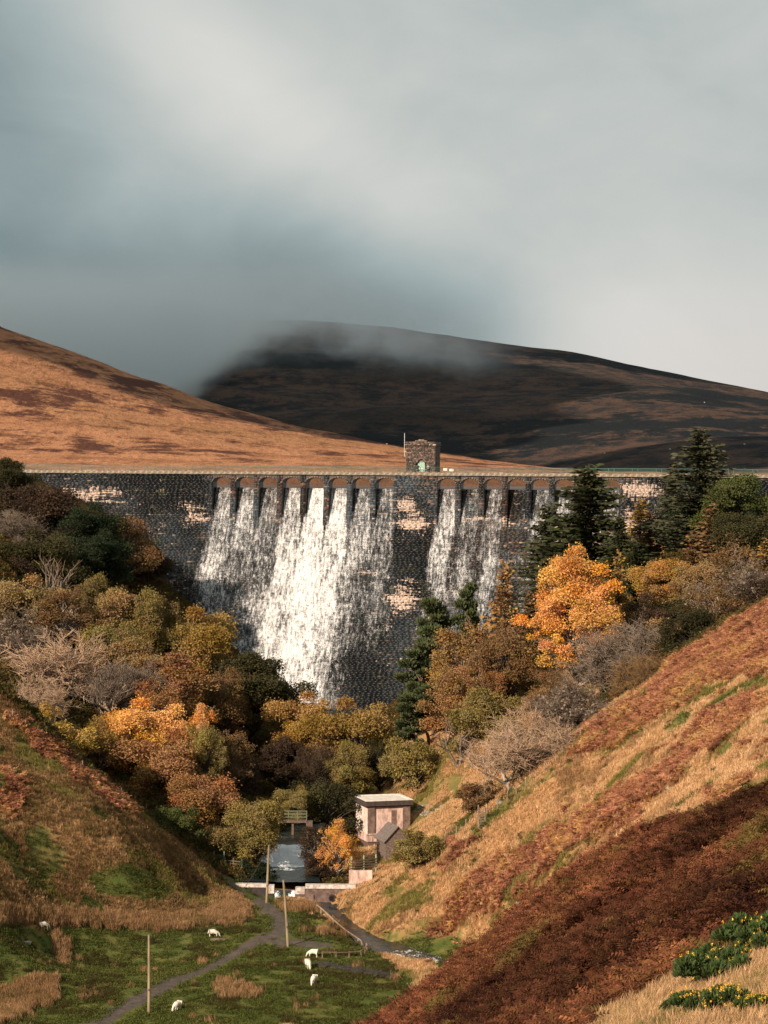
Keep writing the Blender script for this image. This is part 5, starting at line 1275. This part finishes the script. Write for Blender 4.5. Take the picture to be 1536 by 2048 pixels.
def tuft(seed, n=22, h=.5, lean=.5, w=.035, r=.14):
    rg = np.random.default_rng(seed); V, Fc, va = [], [], []
    for i in range(n):
        a = rg.uniform(0, 6.283); p = np.array([rg.normal()*r, rg.normal()*r, -.03]); d = np.array([math.cos(a), math.sin(a), 0]); s = np.array([-d[1], d[0], 0])*w; hh = h*rg.uniform(.6, 1.15); l = lean*rg.uniform(.2, 1)*hh
        b = len(V); V += [p-s, p+s, p+d*l*.35+np.array([0, 0, hh*.6])+s*.8, p+d*l*.35+np.array([0, 0, hh*.6])-s*.8, p+d*l+np.array([0, 0, hh*.9])]
        Fc += [(b, b+1, b+2), (b, b+2, b+3), (b+3, b+2, b+4)]; va += [rg.random()]*5
    return V, Fc, va
def frond(seed, n=5, h=.7, L=.75):
    rg = np.random.default_rng(seed); V, Fc, va = [], [], []
    for i in range(n):
        a = rg.uniform(0, 6.283); d = np.array([math.cos(a), math.sin(a), 0]); s = np.array([-d[1], d[0], 0]); p0 = np.array([rg.normal()*.12, rg.normal()*.12, 0]); hh = h*rg.uniform(.6, 1.1); v_ = rg.random(); tw = rg.uniform(-.5, .5)
        for k in range(7):
            f = .25+.75*k/7; c = p0+d*L*f*f+np.array([0, 0, hh*(1-(f-.75)**2*1.8)-.1]); wd = .30*(1-f)+.04; up = np.array([0, 0, tw*.2])
            for sg in (-1, 1):
                b = len(V); q = np.array([0, 0, rg.uniform(-.10, .06)]); V += [c, c+d*.09, c+s*sg*wd+d*.10+q+up*sg]; Fc.append((b, b+1, b+2)); va += [v_*.6+.4*rg.random()]*3
        b = len(V); V += [p0+s*.012, p0-s*.012, p0+d*L*.4+np.array([0, 0, hh*.9])]; Fc.append((b, b+1, b+2)); va += [.4]*3
    return V, Fc, va
def clump(seed, n=150, r=.6):
    rg = np.random.default_rng(seed); V, Fc, va = [], [], []
    for i in range(n):
        d = rg.normal(size=3); d /= np.linalg.norm(d); d[2] = abs(d[2]); c = d*r*rg.uniform(.5, 1.05)*np.array([1, 1, .85]); a = rg.normal(size=3)*.09; b_ = rg.normal(size=3)*.09; b = len(V)
        V += [c, c+a, c+b_]; Fc.append((b, b+1, b+2)); va += [rg.random()]*3
    return V, Fc, va
TS = [proto('grass_tuft', *tuft(i, 34, .46, .75, .016, .2)) for i in range(3)]
TG = [proto('turf_tuft', *tuft(10+i, 26, .13, .8, .02, .22)) for i in range(3)]
TR_ = [proto('rush_tuft', *tuft(20+i, 46, .85, .35, .013, .24)) for i in range(3)]
FR = [proto('bracken_frond', *frond(i)) for i in range(4)]
CL = [proto('scrub_clump', *clump(i)) for i in range(3)]
RNG = np.random.default_rng(99)
def region(n, y0, y1, margin=40):
    y = np.sqrt(RNG.uniform(y0*y0, y1*y1, n)); k = RNG.uniform((-margin-CX)/F, (1536+margin*8-CX)/F, n); x = k*y
    z = hz(x, y); px, py = proj(x, y, z); return x, y, z, px, py
def emit(name, protos, x, y, z, m, smin, smax, tint, lean=.25, idx=None):
    x, y, z = x[m], y[m], z[m]; n = len(x); rot = np.c_[RNG.normal(size=n)*lean, RNG.normal(size=n)*lean, RNG.uniform(0, 6.283, n)]
    return scatter(name, protos, np.c_[x, y, z], rot, RNG.uniform(smin, smax, n), tint(x, y, z, n))
def tcol(*cols):
    cols = np.array(cols)
    def f(x, y, z, n):
        k = np.clip(fbm(x/3, y/3, 6)*1.4-.2+RNG.normal(size=n)*.16, 0, .999)*(len(cols)-1); i = k.astype(int); fr = (k-i)[:, None]
        return (cols[i]*(1-fr)+cols[np.minimum(i+1, len(cols)-1)]*fr)*RNG.uniform(.8, 1.15, n)[:, None]
    return f
def dtrack(x, y):
    return np.minimum(course(x, y, np.array([(*fieldpt(px, py, 1)[:2], 0, 1) for px, py in ((140, 2075), (300, 1990), (500, 1890), (560, 1868), (562, 1838), (530, 1812), (492, 1790), (440, 1745))]))[0],
                      course(x, y, np.array([(*fieldpt(px, py, 1)[:2], 0, 1) for px, py in ((545, 1888), (600, 1886), (668, 1894))]))[0])
def dwater(x, y):
    d1, _, w1 = course(x, y, DN); d2, _, w2 = course(x, y, UP); return np.minimum(d1-w1*1.15, d2-w2*1.15)
# bracken
x, y, z, px, py = region(400000, 60, 345); b_, g_, w_ = cover(x, y, z); dw_ = dwater(x, y)
near = y < 172
keep = (b_ > .5) & (dw_ > .5) & (py < 2110) & ((RNG.random(len(x)) < np.where(near, 1, .85)))
keep &= ~(near & (fbm(x/1.7+z/3, y/3.2, 6, 3) > .66)); keep &= ~(near & (y < 76) & (proj(x, y, z)[0] > 1180))
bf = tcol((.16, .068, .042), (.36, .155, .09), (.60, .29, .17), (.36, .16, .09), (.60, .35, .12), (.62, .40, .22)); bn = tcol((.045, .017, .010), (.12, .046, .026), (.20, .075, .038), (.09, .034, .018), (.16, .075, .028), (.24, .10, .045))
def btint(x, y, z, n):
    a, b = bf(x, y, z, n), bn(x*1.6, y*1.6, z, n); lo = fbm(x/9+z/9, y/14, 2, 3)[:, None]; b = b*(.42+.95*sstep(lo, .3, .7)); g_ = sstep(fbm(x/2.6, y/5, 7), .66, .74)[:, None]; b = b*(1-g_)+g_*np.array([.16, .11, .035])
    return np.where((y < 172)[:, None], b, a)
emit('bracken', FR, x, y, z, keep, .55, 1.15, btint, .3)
# straw grass
x, y, z, px, py = region(430000, 55, 400); b_, g_, w_ = cover(x, y, z); dw_ = dwater(x, y); dt = dtrack(x, y)
keep = ((b_ < .5) | ((y > 172) & (RNG.random(len(x)) < .22))) & (g_ < .5) & (w_ < .5) & (dw_ > .3) & (dt > 2.2) & (py < 2110) & (fbm(x/2.4, y/2.4, 7, 3) > .26) & ((y > 80) | (RNG.random(len(x)) < .0))
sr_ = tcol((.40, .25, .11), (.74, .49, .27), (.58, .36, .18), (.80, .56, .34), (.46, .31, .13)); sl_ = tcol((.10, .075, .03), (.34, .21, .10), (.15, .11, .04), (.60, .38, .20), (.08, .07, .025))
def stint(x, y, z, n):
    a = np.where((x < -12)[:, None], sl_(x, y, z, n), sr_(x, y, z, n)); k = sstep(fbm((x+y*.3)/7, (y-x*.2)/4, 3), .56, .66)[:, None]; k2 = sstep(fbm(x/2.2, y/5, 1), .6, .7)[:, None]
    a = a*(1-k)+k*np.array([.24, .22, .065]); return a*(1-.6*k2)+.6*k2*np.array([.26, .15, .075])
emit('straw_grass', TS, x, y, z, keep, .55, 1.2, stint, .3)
TN = [proto('fine_grass_tuft', *tuft(30+i, 60, .30, .6, .007, .12)) for i in range(3)]
x, y, z, px, py = region(30000, 42, 84, 40); keep = ((py > 1880) & (px > 1180) & (fbm(x/1.2, y/1.2, 7, 3) > .36)) & (y < 78)
emit('near_grass', TN, x, y, z, keep, .7, 1.4, tcol((.34, .21, .09), (.62, .42, .24), (.50, .33, .17), (.20, .20, .06)), .3)
# turf
x, y, z, px, py = region(260000, 190, 345); b_, g_, w_ = cover(x, y, z); dw_ = dwater(x, y); dt = dtrack(x, y)
keep = (g_ > .4) & (dw_ > .3) & (dt > 1.0) & (fbm(x/1.6, y/1.6, 1, 3) > .42)
emit('green_turf', TG, x, y, z, keep, .7, 1.6, tcol((.06, .088, .02), (.115, .135, .035), (.075, .105, .024), (.17, .155, .05)), .3)
# rushes: a belt at the slope foot, scattered clumps on the field
x, y, z, px, py = region(420000, 225, 318, 5)
RP = [[(-30, 1815), (120, 1822), (250, 1830), (400, 1835), (470, 1800), (500, 1812), (490, 1842), (330, 1862), (120, 1852), (-30, 1850)], [(60, 1960), (110, 1955), (115, 2000), (-20, 2060), (-20, 1990)],
      [(430, 1968), (475, 1965), (520, 1978), (520, 2000), (440, 1998)], [(640, 1848), (690, 1852), (690, 1872), (640, 1868)], [(520, 1806), (620, 1812), (650, 1822), (560, 1822)], [(70, 1860), (140, 1880), (130, 1930), (80, 1900)], [(400, 1925), (440, 1925), (440, 1940), (400, 1940)]]
rm = np.zeros(len(x), bool); jx = px+(fbm(x, y, 2)-.5)*26; jy = py+(fbm(x+9, y, 3)-.5)*16
for p in RP: rm |= inpoly(jx, jy, p)
rm &= (dwater(x, y) > .4) & (dtrack(x, y) > 1.7)
for o_ in S.objects:
    if o_.get('category') == 'sheep' and o_.location.y < 330: rm &= np.hypot(x-o_.location.x, (y-o_.location.y+2.5)*.4) > 1.3
sp2 = rm*0 == 1; sp2 = (fbm(x/1.3, y/1.3, 4) > .76) & (g_[:1].sum() >= 0) & inpoly(px, py, GRN[0]) & (dtrack(x, y) > 2)
emit('rushes', TR_, x, y, z, (rm & (RNG.random(len(x)) < np.where((px > 380) & (py > 1900), .07, .5))) | (sp2 & (RNG.random(len(x)) < .05)), .5, 1.15, tcol((.22, .14, .06), (.48, .31, .17), (.36, .22, .11), (.15, .13, .05)), .18)
# dark heather-like low rush beds
dk = (fbm(x/4, y/2.2, 5) > .60) & inpoly(px, py, GRN[0]) & (dtrack(x, y) > 2.2)
emit('low_rushes', TR_, x, y, z, dk & (RNG.random(len(x)) < .30), .30, .55, tcol((.05, .055, .018), (.09, .075, .028), (.06, .06, .02)), .2)
# undergrowth below the trees
x, y, z, px, py = region(44000, 314, 478, 100); b_, g_, w_ = cover(x, y, z); dw_ = dwater(x, y)
keep = ((w_ > .5) | ((y > 316) & (y < 336) & (x < -4))) & (dw_ > -.5) & ~inpoly(px, py, [(690, 1800), (680, 1600), (760, 1500), (850, 1500), (1000, 1560), (900, 1700), (860, 1760)])
emit('undergrowth', CL, x, y, z, keep, .8, 2.3, tcol((.07, .045, .02), (.14, .085, .03), (.10, .09, .03), (.06, .06, .02), (.20, .10, .035)), .1)
# low scrub dotted over the open slopes
x, y, z, px, py = region(14000, 205, 335); b_, g_, w_ = cover(x, y, z)
keep = (w_ < .5) & (fbm(x/3.5, y/3.5, 3) > np.where(x < -14, .56, .64)) & (dwater(x, y) > 1) & ~inpoly(px, py, GRN[0])
emit('low_scrub', CL, x, y, z, keep, .3, .9, tcol((.06, .07, .02), (.12, .08, .03), (.10, .12, .03)), .1)
# scrub along the left ridge (over the dark boundary) and along the banks
keep = None
# gorse in the near corner
def gorse_mesh(seed, W=2.2, H=1.3, nf=60, n=5200):
    global RNG; RNG = np.random.default_rng(seed); nl = 14
    cen = np.c_[RNG.uniform(-W/2, W/2, nl), RNG.uniform(-W/2, W/2, nl), RNG.uniform(.2, H*.75, nl)]; pk = RNG.integers(0, nl, n); dd = RNG.normal(size=(n, 3)); dd /= np.linalg.norm(dd, axis=1)[:, None]; dd[:, 2] = np.abs(dd[:, 2])*.9-.1
    C = cen[pk]+dd*(.42*RNG.random(n)**.4)[:, None]; V, Fq, va = leaves(C, RNG.uniform(.05, .10, n), dd+np.array([0, 0, .7]), 2.4)
    nfl = nf; pk = RNG.integers(0, nl, nfl); d2 = RNG.normal(size=(nfl, 3)); d2 /= np.linalg.norm(d2, axis=1)[:, None]; d2[:, 2] = np.abs(d2[:, 2]); base = cen[pk]+d2*.46
    Cf = np.repeat(base, 12, axis=0)+RNG.normal(size=(nfl*12, 3))*.022+np.repeat(np.array([[0, 0, 1.0]]), nfl*12, axis=0)*RNG.uniform(0, .07, nfl*12)[:, None]; vf, ff, vaf = leaves(Cf, .042)
    return (V, Fq, va), (vf, ff, vaf)
GO = []
for s_, nf in ((1, 34), (2, 26), (3, 120), (4, 12)):
    (V, Fq, va), (vf, ff, vaf) = gorse_mesh(s_, nf=nf); GO.append((mesh_np('spines', V, Fq, MNEED, {'var': va}), mesh_np('flowers', vf, ff, MLEAF, {'var': vaf})))
for px, py, Y, sc, k, lab in ((1510, 1905, 73, .85, 0, 'gorse bush with few yellow flowers at the right edge, highest of the row'), (1450, 1950, 70, .8, 0, 'dark green gorse bush in the middle of the near row'), (1425, 1975, 67, .75, 1, 'gorse bush with yellow flowers on its left tip'),
                         (1440, 2015, 64.5, .8, 3, 'low dark gorse bush below the middle of the row'), (1415, 2085, 57, .6, 2, 'gorse thick with yellow flowers at the bottom edge'), (1470, 2075, 54.5, .6, 2, 'flowering gorse at the bottom right corner'), (1350, 2080, 60, .45, 3, 'low green gorse at the bottom edge below the pale stone'),
                         (1560, 1980, 70, .85, 0, 'gorse bush cut by the right edge of the photo'), (1520, 2040, 52, .45, 2, 'small flowering gorse in the straw grass corner')):
    x, y, _ = at(px, py, Y); g = thing('gorse_bush', lab, 'shrub', (x, y, float(hz(x, y))-.1), px, 'gorse bushes in the near corner'); g.scale = (sc,)*3
    a = link('spines', GO[k][0], g); a.color = (.055, .085, .022, 1); b = link('flowers', GO[k][1], g); b.color = (.85, .48, .02, 1)
for px, py, sc, lab in ((1366, 1660, 1.4, 'larger dark green gorse mound on the open hillside'), (1423, 1650, .8, 'smaller dark green gorse mound on the open hillside')):
    x, y, z = hit(px, py, 185); g = thing('gorse_bush', lab, 'shrub', (x, y, z-.2), 1, 'gorse mounds on the hillside'); g.scale = (sc*1.4, sc, sc*.8); a = link('spines', GO[3][0], g); a.color = (.06, .075, .02, 1)
x, y, _ = at(1335, 2010, 66); o = thing('rock', 'flat pale rock in the straw grass left of the near gorse', 'rock', (x, y, float(hz(x, y))+.05), .6, me=RK[0]); o.scale = (.5, .3, .15)

# ------------------------------------------------------------------ clouds that shade the ground
m, t = new_mat('cloud_body'); finish(t, (.85, .87, .9), 1.0, spec=0); MCL = m
def cloudbody(tx, ty, tz, rx, ry, alt, rot=0, seed=0):
    """a cumulus whose shadow falls round (tx, ty, tz)"""
    k = (alt-tz)/math.tan(SUN_EL); cx_, cy_ = tx+math.sin(SUN_AZ)*k, ty+math.cos(SUN_AZ)*k
    bm = bmesh.new(); bmesh.ops.create_icosphere(bm, subdivisions=5, radius=1)
    for v in bm.verts:
        p = v.co; n_ = float(fbm(p.x*1.9+seed*7+50, p.y*1.9+p.z*1.3+50, seed, 4)); s_ = 1+(n_-.5)*1.0
        p *= s_; p.z = p.z*.30 if p.z > 0 else p.z*.12
    me = bpy.data.meshes.new('cloud'); bm.to_mesh(me); bm.free(); me.materials.append(MCL)
    for p in me.polygons: p.use_smooth = True
    o = link('cloud', me, kind='stuff', loc=(cx_, cy_, alt)); o.scale = (rx, ry, min(rx, ry)); o.rotation_euler = (0, 0, rot); return o
for a in CLOUDS: cloudbody(*a)
